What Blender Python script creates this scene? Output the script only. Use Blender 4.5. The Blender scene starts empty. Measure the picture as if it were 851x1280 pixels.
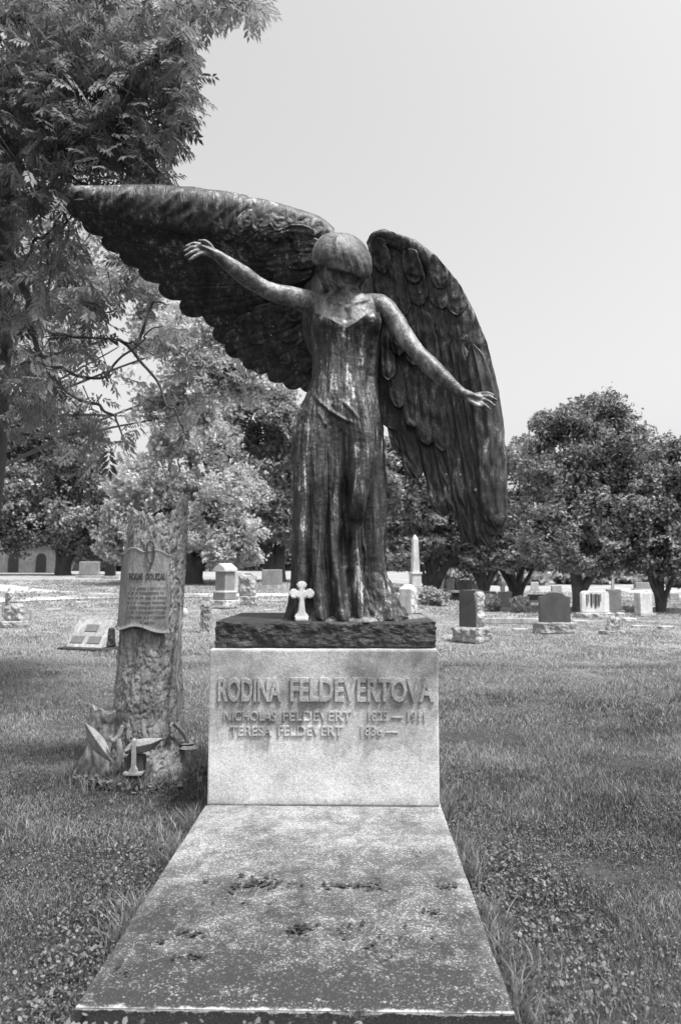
import bpy, bmesh, math, random
import numpy as np
from mathutils import Vector, Matrix

random.seed(7); rng = np.random.default_rng(11)
S = bpy.context.scene
COL = S.collection
PI = math.pi

# ------------------------------------------------------------------ camera
F = 900.0; EYE = 1.564
YAW = math.atan(20.5/F); PITCH = math.atan(74.0/F)
cam_d = bpy.data.cameras.new('camera'); cam = bpy.data.objects.new('camera', cam_d); COL.objects.link(cam)
cam.location = (0, 0, EYE); cam.rotation_euler = (PI/2+PITCH, 0, YAW)
cam_d.sensor_fit = 'VERTICAL'; cam_d.sensor_height = 36; cam_d.lens = 36*F/1280
cam_d.clip_end = 2000; cam_d.clip_start = .05
cam_d.dof.use_dof = True; cam_d.dof.focus_distance = 4.9; cam_d.dof.aperture_fstop = 3.2
S.camera = cam
_R = np.array(Matrix.Rotation(YAW, 3, 'Z') @ Matrix.Rotation(PI/2+PITCH, 3, 'X'))

def W(px, py, Y):
    """pixel of the 851x1280 photograph -> world point at depth Y (arrays welcome)"""
    px = np.asarray(px, float); py = np.asarray(py, float); Y = np.asarray(Y, float)
    d = np.stack(np.broadcast_arrays((px-425.5)/F, -(py-640)/F, -np.ones_like(px*py)), -1) @ _R.T
    k = Y/d[..., 1]
    return np.stack([d[..., 0]*k, d[..., 1]*k, EYE+d[..., 2]*k], -1)
def WP(x, y, z):
    """world -> pixel"""
    v = np.stack(np.broadcast_arrays(x, y, np.asarray(z)-EYE), -1) @ _R
    return 425.5+F*v[..., 0]/-v[..., 2], 640-F*v[..., 1]/-v[..., 2]

# ------------------------------------------------------------------ noise
_T = rng.random(4096)
def vn(p, seed=0):
    p = np.asarray(p, float); i = np.floor(p).astype(np.int64); f = p-i; f = f*f*(3-2*f)
    def h(a, b, c):
        n = (a*73856093) ^ (b*19349663) ^ (c*83492791) ^ (seed*2654435)
        n = (n ^ (n >> 13))*1274126177
        return _T[(n ^ (n >> 16)) & 4095]
    x, y, z = i[..., 0], i[..., 1], i[..., 2]; fx, fy, fz = f[..., 0], f[..., 1], f[..., 2]
    def L(a, b, t): return a+(b-a)*t
    return L(L(L(h(x,y,z), h(x+1,y,z), fx), L(h(x,y+1,z), h(x+1,y+1,z), fx), fy),
             L(L(h(x,y,z+1), h(x+1,y,z+1), fx), L(h(x,y+1,z+1), h(x+1,y+1,z+1), fx), fy), fz)*2-1
def fbm(p, oct=4, seed=0, gain=.5):
    p = np.asarray(p, float); a = 1; s = 0
    for k in range(oct):
        s = s+a*vn(p*2**k+k*17.3, seed+k); a *= gain
    return s
def sst(x, a, b):
    t = np.clip((np.asarray(x, float)-a)/(b-a), 0, 1); return t*t*(3-2*t)

# ------------------------------------------------------------------ objects
def mesh(name, v, f, mat=None, smooth=True, attr=None):
    v = np.asarray(v, np.float32)
    me = bpy.data.meshes.new(name)
    if isinstance(f, np.ndarray):
        n, k = f.shape
        me.vertices.add(len(v)); me.vertices.foreach_set('co', v.ravel())
        me.loops.add(n*k); me.loops.foreach_set('vertex_index', f.astype(np.int32).ravel())
        me.polygons.add(n); me.polygons.foreach_set('loop_start', np.arange(0, n*k, k, dtype=np.int32))
        me.polygons.foreach_set('loop_total', np.full(n, k, np.int32))
        me.update(calc_edges=True); me.validate()
    else:
        me.from_pydata([tuple(map(float, p)) for p in v], [], [tuple(map(int, q)) for q in f]); me.update()
    me.polygons.foreach_set('use_smooth', np.full(len(me.polygons), smooth, bool))
    if attr is not None:
        a = me.attributes.new('tint', 'FLOAT', 'POINT'); a.data.foreach_set('value', np.asarray(attr, np.float32))
    if mat: me.materials.append(mat)
    return me
def link(name, me, parent=None, loc=(0,0,0), rot=(0,0,0)):
    o = bpy.data.objects.new(name, me); COL.objects.link(o); o.parent = parent
    o.location = loc; o.rotation_euler = rot
    return o
def tag(o, label=None, cat=None, group=None, kind=None):
    if label: o['label'] = label
    if cat: o['category'] = cat
    if group: o['group'] = group
    if kind: o['kind'] = kind
    return o
def thing(name, label, cat, loc=(0,0,0), rz=0, group=None):
    o = bpy.data.objects.new(name, None); COL.objects.link(o); o.empty_display_size = .2
    o.location = tuple(float(c) for c in loc); o.rotation_euler = (0, 0, rz)
    return tag(o, label, cat, group)
def part(name, v, f, mat, parent, smooth=True, attr=None, world=True):
    v = np.asarray(v, float)
    if world and parent is not None:
        q = parent
        off = np.array(q.location)
        while q.parent: q = q.parent; off = off+np.array(q.location)
        v = v-off
    return link(name, mesh(name, v, f, mat, smooth, attr), parent)

def gridf(nu, nv, wrap=False):
    i, j = np.meshgrid(np.arange(nu-1), np.arange(nv if wrap else nv-1), indexing='ij')
    j2 = (j+1) % nv
    return np.stack([i*nv+j, (i+1)*nv+j, (i+1)*nv+j2, i*nv+j2], -1).reshape(-1, 4)
def merge(lst):
    V = []; Fs = []; n = 0
    for v, f in lst:
        V.append(np.asarray(v, float)); Fs.append(np.asarray(f)+n); n += len(v)
    return np.concatenate(V), np.concatenate(Fs)
def q3(f):   # quads from tris (repeat avoided): helper for mixed meshes
    return f
def interp(xs, pts, x):
    pts = np.asarray(pts, float)
    return np.stack([np.interp(x, xs, pts[:, k]) for k in range(pts.shape[1])], -1)
def smooth_path(pts, n):
    """Catmull-Rom through pts (any dims)"""
    P = np.asarray(pts, float); m = len(P)
    if m == 2: return P[0]+(P[1]-P[0])*np.linspace(0, 1, n)[:, None]
    Q = np.vstack([2*P[0]-P[1], P, 2*P[-1]-P[-2]])
    t = np.linspace(0, m-1-1e-9, n); i = t.astype(int); u = (t-i)[:, None]
    a, b, c, d = Q[i], Q[i+1], Q[i+2], Q[i+3]
    return .5*((2*b)+(-a+c)*u+(2*a-5*b+4*c-d)*u*u+(-a+3*b-3*c+d)*u**3)
def tube(pts, rad, seg=12, n=None, flat=1.0, caps=True):
    """tapered tube along a smooth path; returns verts, quads (closed by shrinking ends)"""
    pts = np.asarray(pts, float); rad = np.asarray(rad, float)
    n = n or max(8, len(pts)*6)
    D = smooth_path(np.hstack([pts, rad[:, None]]), n); C = D[:, :3]; r = np.maximum(D[:, 3], 1e-4)
    if caps:
        t0 = C[1]-C[0]; t0 /= np.linalg.norm(t0)+1e-9; t1 = C[-1]-C[-2]; t1 /= np.linalg.norm(t1)+1e-9
        k = np.array([1, .7, .35])
        C = np.vstack([[C[0]-t0*r[0]*a for a in (.98, .75, .4)], C, [C[-1]+t1*r[-1]*a for a in (.4, .75, .98)]])
        r = np.concatenate([r[0]*np.array([.12, .65, .92]), r, r[-1]*np.array([.92, .65, .12])])
    T = np.gradient(C, axis=0); T /= np.linalg.norm(T, axis=1)[:, None]+1e-9
    N = np.zeros_like(T); up = np.array([0, 0, 1.]) if abs(T[0, 2]) < .9 else np.array([0, 1., 0])
    v = np.cross(T[0], up)
    for i in range(len(C)):
        v = v-T[i]*np.dot(v, T[i]); v /= np.linalg.norm(v); N[i] = v
    B = np.cross(T, N)
    a = np.linspace(0, 2*PI, seg, endpoint=False)
    V = C[:, None]+r[:, None, None]*(np.cos(a)[None, :, None]*N[:, None]+flat*np.sin(a)[None, :, None]*B[:, None])
    return V.reshape(-1, 3), gridf(len(C), seg, True)
def ellipsoid(c, ax, R=None, nu=20, nv=28):
    t = np.linspace(.02, PI-.02, nu)[:, None]; p = np.linspace(0, 2*PI, nv, endpoint=False)[None]
    v = np.stack([np.sin(t)*np.cos(p), np.sin(t)*np.sin(p), np.cos(t)+0*p], -1).reshape(-1, 3)*np.asarray(ax)
    if R is not None: v = v @ np.asarray(R)
    return v+np.asarray(c), gridf(nu, nv, True)
def remesh(v, f, voxel, it=2, fac=.5):
    me = mesh('tmp', v, f, None); bm = bmesh.new(); bm.from_mesh(me)
    bmesh.ops.holes_fill(bm, edges=[e for e in bm.edges if e.is_boundary], sides=0)
    bmesh.ops.recalc_face_normals(bm, faces=bm.faces); bm.to_mesh(me); bm.free()
    o = bpy.data.objects.new('tmp', me); COL.objects.link(o)
    m = o.modifiers.new('r', 'REMESH'); m.mode = 'VOXEL'; m.voxel_size = voxel
    if it:
        s = o.modifiers.new('s', 'SMOOTH'); s.factor = fac; s.iterations = it
    dg = bpy.context.evaluated_depsgraph_get(); dg.update()
    ev = o.evaluated_get(dg).to_mesh()
    co = np.empty(len(ev.vertices)*3, np.float32); ev.vertices.foreach_get('co', co)
    no = np.empty(len(ev.vertices)*3, np.float32); ev.vertices.foreach_get('normal', no)
    fs = np.array([p.vertices[:] for p in ev.polygons if len(p.vertices) == 4])
    bpy.data.objects.remove(o); bpy.data.meshes.remove(me)
    return co.reshape(-1, 3).astype(float), fs, no.reshape(-1, 3).astype(float)

def box_bm(sx, sy, sz, bev=.01, cuts=0, taper=(1, 1), z0=0):
    bm = bmesh.new(); bmesh.ops.create_cube(bm, size=1)
    for v in bm.verts:
        k = v.co.z+.5
        v.co.x *= sx*(1+(taper[0]-1)*k); v.co.y *= sy*(1+(taper[1]-1)*k); v.co.z = (v.co.z+.5)*sz+z0
    if bev: bmesh.ops.bevel(bm, geom=bm.edges[:], offset=bev, segments=2, affect='EDGES', profile=.6)
    return bm
def bm_part(name, bm, mat, parent, loc=(0,0,0), rot=(0,0,0), smooth=False):
    me = bpy.data.meshes.new(name); bmesh.ops.recalc_face_normals(bm, faces=bm.faces); bm.to_mesh(me); bm.free()
    me.materials.append(mat); me.polygons.foreach_set('use_smooth', np.full(len(me.polygons), smooth, bool))
    return link(name, me, parent, loc, rot)
def block(name, s, mat, parent, loc=(0,0,0), bev=.012, rot=(0,0,0), taper=(1,1)):
    return bm_part(name, box_bm(*s, bev=bev, taper=taper), mat, parent, loc, rot)
def rock(name, s, mat, parent, loc=(0,0,0), rough=.03, fr=6, n=16, rot=(0,0,0), keep_top=True, faces='xXyY', seed=1, taper=(1,1), edge=.02):
    """rock-faced block: subdivided box with broken, pitched faces"""
    sx, sy, sz = s; V = []; Fc = []; m = 0
    h = np.array([sx/2, sy/2, sz/2])
    bm = bmesh.new(); bmesh.ops.create_cube(bm, size=1); bmesh.ops.subdivide_edges(bm, edges=bm.edges[:], cuts=n, use_grid_fill=True)
    co = np.array([v.co[:] for v in bm.verts]); u = co*2
    p = u*h; r = edge
    inner = np.clip(p, -(h-r), h-r); d = p-inner; ln = np.linalg.norm(d, axis=1)[:, None]; p = np.where(ln > 1e-9, inner+d/np.maximum(ln, 1e-9)*r, p)
    nse = fbm(p*fr/max(.3, 1)+seed*7.7, 4, seed, .55); rid = np.abs(fbm(p*fr*1.7+seed*3, 3, seed+5))
    amp = rough*(nse*.9+rid*.7-.2)
    bulge = np.ones(len(p))
    for k, ch in ((0, 'xX'), (1, 'yY')):
        for sg, c in ((-1, ch[0]), (1, ch[1])):
            on = u[:, k]*sg > .999
            oth = [a for a in (0, 1, 2) if a != k]
            e = np.minimum(1-np.abs(u[:, oth[0]]), 1-np.abs(u[:, oth[1]]))
            w = sst(e, 0, .22)
            if c in faces: p[on, k] += sg*(amp+rough*.8*w)[on]
    if not keep_top: top = u[:, 2] > .999; p[top, 2] += amp[top]*.8
    kk = (u[:, 2]+1)/2
    p[:, 0] *= 1+(taper[0]-1)*kk; p[:, 1] *= 1+(taper[1]-1)*kk
    p[:, 2] += sz/2
    for v, c in zip(bm.verts, p): v.co = c
    return bm_part(name, bm, mat, parent, loc, rot, smooth=False)
def prism_bm(outline, depth, bev=.01):
    """outline in XZ, extruded along +-Y"""
    bm = bmesh.new()
    a = [bm.verts.new((x, -depth/2, z)) for x, z in outline]; b = [bm.verts.new((x, depth/2, z)) for x, z in outline]
    n = len(outline); bm.faces.new(a); bm.faces.new(b[::-1])
    for i in range(n): bm.faces.new((a[i], b[i], b[(i+1) % n], a[(i+1) % n]))
    bmesh.ops.recalc_face_normals(bm, faces=bm.faces)
    if bev:
        es = [e for e in bm.edges if len(e.link_faces) == 2 and e.calc_face_angle(0) > .6]
        bmesh.ops.bevel(bm, geom=es, offset=bev, segments=2, affect='EDGES')
    return bm
def text_verts(s, height, width, depth, bold=.02, bevel=.0):
    """raised lettering: returns verts (x right, z up, y towards viewer negative) scaled to width x height, faces list"""
    cu = bpy.data.curves.new('t', 'FONT'); cu.body = s; cu.size = 1; cu.offset = bold; cu.extrude = .1; cu.bevel_depth = bevel
    cu.resolution_u = 3
    o = bpy.data.objects.new('t', cu); COL.objects.link(o)
    dg = bpy.context.evaluated_depsgraph_get(); dg.update()
    me = bpy.data.meshes.new_from_object(o.evaluated_get(dg))
    co = np.array([v.co[:] for v in me.vertices]); fs = [list(p.vertices) for p in me.polygons]
    bpy.data.objects.remove(o); bpy.data.curves.remove(cu); bpy.data.meshes.remove(me)
    mn, mx = co.min(0), co.max(0)
    x = (co[:, 0]-mn[0])/(mx[0]-mn[0])*width; z = (co[:, 1]-mn[1])/(mx[1]-mn[1])*height
    y = -(co[:, 2]-mn[2])/(mx[2]-mn[2])*depth
    return np.stack([x, y, z], -1), fs
def merge_l(lst):
    V = []; Fs = []; n = 0
    for v, f in lst:
        V.append(v); Fs += [[i+n for i in q] for q in f]; n += len(v)
    return np.concatenate(V), Fs

# ------------------------------------------------------------------ materials
def mat(name, build):
    m = bpy.data.materials.new(name); m.use_nodes = True; nt = m.node_tree
    b = nt.nodes['Principled BSDF']
    build(nt, b); return m
def N(nt, t, **kw):
    n = nt.nodes.new(t)
    for k, v in kw.items():
        if k.startswith('i_'): n.inputs[k[2:].replace('_', ' ')].default_value = v
        else: setattr(n, k, v)
    return n
def coords(nt, scale=(1,1,1), space='Object'):
    tc = N(nt, 'ShaderNodeTexCoord'); mp = N(nt, 'ShaderNodeMapping'); mp.inputs['Scale'].default_value = scale
    nt.links.new(tc.outputs[space], mp.inputs['Vector']); return mp.outputs[0]
def noise(nt, vec, scale, detail=4, rough=.55, dist=0):
    n = N(nt, 'ShaderNodeTexNoise'); n.inputs['Scale'].default_value = scale; n.inputs['Detail'].default_value = detail
    n.inputs['Roughness'].default_value = rough; n.inputs['Distortion'].default_value = dist
    nt.links.new(vec, n.inputs['Vector']); return n.outputs['Fac']
def ramp(nt, fac, stops):
    r = N(nt, 'ShaderNodeValToRGB'); e = r.color_ramp.elements
    while len(e) < len(stops): e.new(.5)
    for k, (p, c) in enumerate(stops): e[k].position = p; e[k].color = (c, c, c, 1)
    nt.links.new(fac, r.inputs[0]); return r.outputs['Color']
def math_(nt, op, a, b=None, clamp=False):
    m = N(nt, 'ShaderNodeMath', operation=op); m.use_clamp = clamp
    for i, x in enumerate((a, b)):
        if x is None: continue
        if isinstance(x, (int, float)): m.inputs[i].default_value = x
        else: nt.links.new(x, m.inputs[i])
    return m.outputs[0]
def mixc(nt, fac, a, b, blend='MIX'):
    m = N(nt, 'ShaderNodeMix', data_type='RGBA', blend_type=blend)
    for i, x in ((0, fac), (6, a), (7, b)):
        if isinstance(x, (int, float)): m.inputs[i].default_value = x if i == 0 else (x, x, x, 1)
        else: nt.links.new(x, m.inputs[i])
    return m.outputs[2]
def bump(nt, b, h, strength=.3, dist=.01, prev=None):
    n = N(nt, 'ShaderNodeBump'); n.inputs['Strength'].default_value = strength; n.inputs['Distance'].default_value = dist
    nt.links.new(h, n.inputs['Height'])
    if prev: nt.links.new(prev, n.inputs['Normal'])
    nt.links.new(n.outputs[0], b.inputs['Normal']); return n.outputs[0]

def bronze(lo, mid, hi, rough=.42, streak=1.0, specks=0.0, dirn=(8, 8, .9)):
    def f(nt, b):
        c1 = coords(nt, dirn); s = noise(nt, c1, 2.2, 6, .62, .4)
        c2 = coords(nt); bl = noise(nt, c2, 3.1, 5, .6, .8)
        fine = noise(nt, c2, 60, 4, .7)
        s2 = noise(nt, coords(nt, tuple(q*2.6 for q in dirn)), 2.4, 5, .65, .3)
        x = math_(nt, 'ADD', math_(nt, 'MULTIPLY', s, .42), math_(nt, 'ADD', math_(nt, 'MULTIPLY', bl, .33), math_(nt, 'MULTIPLY', s2, .25)))
        x = math_(nt, 'ADD', x, math_(nt, 'MULTIPLY', math_(nt, 'SUBTRACT', fine, .5), .22))
        c = ramp(nt, x, [(.40, lo), (.495, mid), (.56, mid*2.2), (.63, hi)])
        if specks:
            vo = N(nt, 'ShaderNodeTexVoronoi'); vo.inputs['Scale'].default_value = 11; nt.links.new(c2, vo.inputs['Vector'])
            sp = math_(nt, 'LESS_THAN', vo.outputs['Distance'], .10)
            gate = math_(nt, 'GREATER_THAN', noise(nt, c2, 2.7, 2), .58)
            c = mixc(nt, math_(nt, 'MULTIPLY', math_(nt, 'MULTIPLY', sp, gate), specks), c, .4)
        nt.links.new(c, b.inputs['Base Color'])
        r = N(nt, 'ShaderNodeMapRange'); nt.links.new(bl, r.inputs[0]); r.inputs[1].default_value = .3; r.inputs[2].default_value = .7
        r.inputs[3].default_value = rough-.08; r.inputs[4].default_value = rough+.2; nt.links.new(r.outputs[0], b.inputs['Roughness'])
        b.inputs['Specular IOR Level'].default_value = .4
        p = bump(nt, b, s, .5*streak, .012); p = bump(nt, b, s2, .6*streak, .006, p); bump(nt, b, fine, .6, .004, p)
    return f
M = {}
M['gown'] = mat('bronze_gown', bronze(.004, .026, .50, .45, 1.2))
M['skin'] = mat('bronze_skin', bronze(.03, .10, .36, .42, .8, dirn=(5, 5, 2.5)))
M['hair'] = mat('bronze_hair', bronze(.03, .08, .2, .5, .8, dirn=(4, 4, 3)))
M['wing'] = mat('bronze_wing', bronze(.004, .026, .30, .42, 1.3, .9, dirn=(10, 10, 1.6)))
M['foot'] = mat('bronze_foot', bronze(.02, .07, .2, .5, 1))

def stone(c0, c1, speck=.25, stain=0.0, stain_c=.15, rough=.85, bs=.35, sc=1.0, fine=120):
    def f(nt, b):
        c = coords(nt); bl = noise(nt, c, 2.3*sc, 6, .65, .6); fi = noise(nt, c, fine, 3, .8); md = noise(nt, c, 22*sc, 5, .7)
        col = ramp(nt, bl, [(.3, c0), (.68, c1)])
        col = mixc(nt, speck, col, ramp(nt, fi, [(.38, .15), (.62, .85)]), 'OVERLAY')
        col = mixc(nt, speck*.8, col, ramp(nt, md, [(.35, .2), (.65, .8)]), 'OVERLAY')
        if stain:
            c2 = coords(nt, (7, 7, .7)); st = noise(nt, c2, 1.5, 5, .6)
            k = ramp(nt, st, [(.46, 0), (.62, 1)])
            col = mixc(nt, math_(nt, 'MULTIPLY', k, stain), col, stain_c)
        nt.links.new(col, b.inputs['Base Color']); b.inputs['Roughness'].default_value = rough
        b.inputs['Specular IOR Level'].default_value = .3
        p = bump(nt, b, md, bs, .012); bump(nt, b, fi, bs, .004, p)
    return f
M['white_stone'] = mat('white_marble', stone(.34, .6, .35, .45, .2))
M['pale_stone'] = mat('pale_limestone', stone(.2, .46, .4, .45, .12))
M['streak_stone'] = mat('streaked_marble', stone(.5, .75, .2, .25, .2))
M['mid_stone'] = mat('grey_granite', stone(.14, .26, .35, .2, .09))
M['dark_stone'] = mat('dark_granite', stone(.055, .095, .3, .0, .3, .45, .15))
M['rough_stone'] = mat('rough_granite', stone(.12, .34, .45, .2, .06, .9, .8))
M['black_stone'] = mat('black_granite', stone(.012, .025, .2, 0, .1, .35, .1))
M['bronze_plate'] = mat('bronze_plate', stone(.1, .16, .3, 0, .1, .6, .2))
M['cross_white'] = mat('white_painted_plaster', stone(.45, .62, .3, .3, .25, .8, .2))
M['far_wall'] = mat('weathered_wall', stone(.08, .17, .3, .3, .06))
M['far_dark'] = mat('dark_opening', stone(.01, .02, .1))
M['post'] = mat('dark_post', stone(.02, .04, .2))
def plinth_f(nt, b):
    c = coords(nt); v = noise(nt, c, 26, 6, .7, .6); w = noise(nt, c, 5, 4, .6); fi = noise(nt, c, 140, 3, .8)
    x = math_(nt, 'ADD', math_(nt, 'MULTIPLY', v, .6), math_(nt, 'MULTIPLY', w, .4))
    col = ramp(nt, x, [(.4, .008), (.52, .022), (.66, .09)])
    col = mixc(nt, .3, col, ramp(nt, fi, [(.4, .1), (.65, .9)]), 'OVERLAY')
    nt.links.new(col, b.inputs['Base Color']); b.inputs['Roughness'].default_value = .6
    bump(nt, b, v, .9, .02)
M['plinth'] = mat('black_rock_faced_granite', plinth_f)
def pedestal_f(nt, b):
    c = coords(nt)
    big = noise(nt, c, 2.1, 5, .55, .5); big2 = noise(nt, c, 5.5, 5, .6, .3)
    sep = N(nt, 'ShaderNodeSeparateXYZ'); nt.links.new(c, sep.inputs[0])
    # rain-washed pale lower half with a ragged, scalloped upper limit (drip marks)
    h = math_(nt, 'ADD', sep.outputs[2], math_(nt, 'MULTIPLY', math_(nt, 'SUBTRACT', noise(nt, coords(nt, (5.5, 1, 1.2)), 1.0, 4, .6), .5), .95))
    h = math_(nt, 'ADD', h, math_(nt, 'MULTIPLY', math_(nt, 'SUBTRACT', big2, .5), .5))
    wash = ramp(nt, h, [(.385, 1), (.45, 0)])
    base = ramp(nt, math_(nt, 'ADD', math_(nt, 'MULTIPLY', big, .6), math_(nt, 'MULTIPLY', big2, .4)), [(.38, .11), (.60, .40)])
    col = mixc(nt, wash, base, ramp(nt, big2, [(.3, .38), (.7, .60)]))
    # dark band at the very foot
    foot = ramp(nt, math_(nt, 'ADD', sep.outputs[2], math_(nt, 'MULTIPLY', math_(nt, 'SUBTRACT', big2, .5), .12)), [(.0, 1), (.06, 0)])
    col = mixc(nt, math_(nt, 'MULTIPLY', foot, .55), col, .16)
    fi = noise(nt, c, 170, 3, .85); md = noise(nt, c, 60, 4, .75)
    col = mixc(nt, .55, col, ramp(nt, fi, [(.36, .1), (.64, .9)]), 'OVERLAY')
    col = mixc(nt, .3, col, ramp(nt, md, [(.36, .15), (.64, .85)]), 'OVERLAY')
    nt.links.new(col, b.inputs['Base Color']); b.inputs['Roughness'].default_value = .85
    p = bump(nt, b, md, .3, .006); bump(nt, b, fi, .4, .003, p)
M['pedestal'] = mat('weathered_pale_granite', pedestal_f)
SLABF = (4.57-(EYE-.12)/math.tan(math.atan(622/900)-PITCH))/2   # half the visible slab: where the pale line along the front arris lies
def slab_f(nt, b):
    c = coords(nt)
    big = noise(nt, c, 1.7, 6, .62, .7); mid = noise(nt, c, 9, 6, .72, .3); fi = noise(nt, c, 95, 4, .85); sp = noise(nt, c, 190, 2, .8)
    sep = N(nt, 'ShaderNodeSeparateXYZ'); nt.links.new(c, sep.inputs[0])
    gy = math_(nt, 'MULTIPLY', sep.outputs[1], .17)                       # paler towards the end by the pedestal
    ex = math_(nt, 'MULTIPLY', math_(nt, 'POWER', math_(nt, 'ABSOLUTE', math_(nt, 'DIVIDE', sep.outputs[0], .735)), 12), .12)
    x = math_(nt, 'ADD', math_(nt, 'ADD', math_(nt, 'MULTIPLY', big, .45), math_(nt, 'MULTIPLY', mid, .55)), gy)
    x = math_(nt, 'ADD', x, ex)
    base = ramp(nt, x, [(.36, .02), (.56, .08), (.80, .22)])
    lich = math_(nt, 'ADD', math_(nt, 'MULTIPLY', fi, .72), math_(nt, 'ADD', math_(nt, 'MULTIPLY', mid, .20), math_(nt, 'MULTIPLY', big, .12)))
    k = ramp(nt, math_(nt, 'ADD', lich, math_(nt, 'MULTIPLY', sep.outputs[1], .022)), [(.545, 0), (.60, 1)])
    col = mixc(nt, math_(nt, 'MULTIPLY', k, .66), base, .37)
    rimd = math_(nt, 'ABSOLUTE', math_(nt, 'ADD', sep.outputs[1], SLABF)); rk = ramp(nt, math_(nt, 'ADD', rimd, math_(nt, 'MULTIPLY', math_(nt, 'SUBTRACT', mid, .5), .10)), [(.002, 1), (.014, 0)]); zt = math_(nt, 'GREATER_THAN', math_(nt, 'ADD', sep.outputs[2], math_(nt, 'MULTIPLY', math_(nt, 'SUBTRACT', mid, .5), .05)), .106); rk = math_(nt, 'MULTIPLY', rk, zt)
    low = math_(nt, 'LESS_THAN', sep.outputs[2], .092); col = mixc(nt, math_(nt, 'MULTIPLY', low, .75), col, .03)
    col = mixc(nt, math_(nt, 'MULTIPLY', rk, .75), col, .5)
    col = mixc(nt, .5, col, ramp(nt, sp, [(.36, .1), (.64, .9)]), 'OVERLAY')
    nt.links.new(col, b.inputs['Base Color']); b.inputs['Roughness'].default_value = .88
    p = bump(nt, b, mid, .35, .012); bump(nt, b, fi, .55, .005, p)
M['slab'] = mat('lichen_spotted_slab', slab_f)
def bark_f(lo, hi, sc=1.0):
    def f(nt, b):
        v = noise(nt, coords(nt, (3, 3, .8)), 6*sc, 6, .7, .5); c = coords(nt); bl = noise(nt, c, 2.5, 4, .6); fi = noise(nt, c, 90, 3, .8)
        x = math_(nt, 'ADD', math_(nt, 'MULTIPLY', v, .6), math_(nt, 'MULTIPLY', bl, .4))
        col = ramp(nt, x, [(.36, lo), (.64, hi)])
        col = mixc(nt, .4, col, ramp(nt, fi, [(.38, .15), (.62, .85)]), 'OVERLAY')
        nt.links.new(col, b.inputs['Base Color']); b.inputs['Roughness'].default_value = .9
        p = bump(nt, b, v, .7, .02); bump(nt, b, fi, .3, .004, p)
    return f
M['stump'] = mat('carved_limestone_bark', bark_f(.05, .32))
M['scroll'] = mat('carved_limestone_scroll', bark_f(.12, .30, .6))
M['letter'] = mat('dark_carved_letters', stone(.04, .07, .2))
M['letter_soft'] = mat('faint_carved_letters', stone(.09, .12, .2))
M['bark'] = mat('tree_bark', bark_f(.025, .09))
M['bark_grey'] = mat('pale_tree_bark', bark_f(.05, .16))
def leaf_f(lo, hi, trans=.35, rough=.55):
    def f(nt, b):
        a = N(nt, 'ShaderNodeAttribute', attribute_name='tint')
        col = ramp(nt, a.outputs['Fac'], [(0, lo), (1, hi)])
        nt.links.new(col, b.inputs['Base Color']); b.inputs['Roughness'].default_value = rough
        b.inputs['Specular IOR Level'].default_value = .35
        tr = N(nt, 'ShaderNodeBsdfTranslucent'); nt.links.new(col, tr.inputs[0])
        mx = N(nt, 'ShaderNodeMixShader'); mx.inputs[0].default_value = trans
        out = nt.nodes['Material Output']
        nt.links.new(b.outputs[0], mx.inputs[1]); nt.links.new(tr.outputs[0], mx.inputs[2]); nt.links.new(mx.outputs[0], out.inputs[0])
    return f
M['leaf_near'] = mat('near_foliage', leaf_f(.04, .33, .5))
M['leaf_pale'] = mat('pale_foliage', leaf_f(.3, .66, .45))
M['leaf_mid'] = mat('mid_foliage', leaf_f(.12, .44, .4))
M['leaf_dark'] = mat('dark_foliage', leaf_f(.03, .40, .3))
M['leaf_bush'] = mat('bush_foliage', leaf_f(.16, .5, .3))
M['grass'] = mat('grass_blades', leaf_f(.035, .34, .3, .5))
M['clover'] = mat('broad_leaf_weeds', leaf_f(.04, .19, .25, .6))
M['litter'] = mat('dead_leaves', leaf_f(.015, .06, .1, .8))
def ground_f(nt, b):
    c = coords(nt); big = noise(nt, c, .35, 5, .6); mid = noise(nt, c, 3.2, 6, .7); fi = noise(nt, c, 28, 4, .8)
    sep = N(nt, 'ShaderNodeSeparateXYZ'); nt.links.new(c, sep.inputs[0])
    x = math_(nt, 'ADD', math_(nt, 'MULTIPLY', big, .35), math_(nt, 'ADD', math_(nt, 'MULTIPLY', mid, .3), math_(nt, 'MULTIPLY', fi, .35)))
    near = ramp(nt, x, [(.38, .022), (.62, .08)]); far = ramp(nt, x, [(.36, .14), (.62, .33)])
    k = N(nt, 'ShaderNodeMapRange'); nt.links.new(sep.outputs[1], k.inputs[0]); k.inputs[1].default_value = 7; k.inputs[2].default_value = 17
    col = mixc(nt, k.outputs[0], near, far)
    nt.links.new(col, b.inputs['Base Color']); b.inputs['Roughness'].default_value = .95; b.inputs['Specular IOR Level'].default_value = .1
    bump(nt, b, fi, .8, .03)
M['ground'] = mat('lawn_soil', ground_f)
M['path'] = mat('pale_path', stone(.26, .36, .3, 0, .1, .95, .3, .6, 30))
M['road'] = mat('pale_gravel_road', stone(.42, .6, .3, 0, .1, .95, .3, .6, 30))

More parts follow.
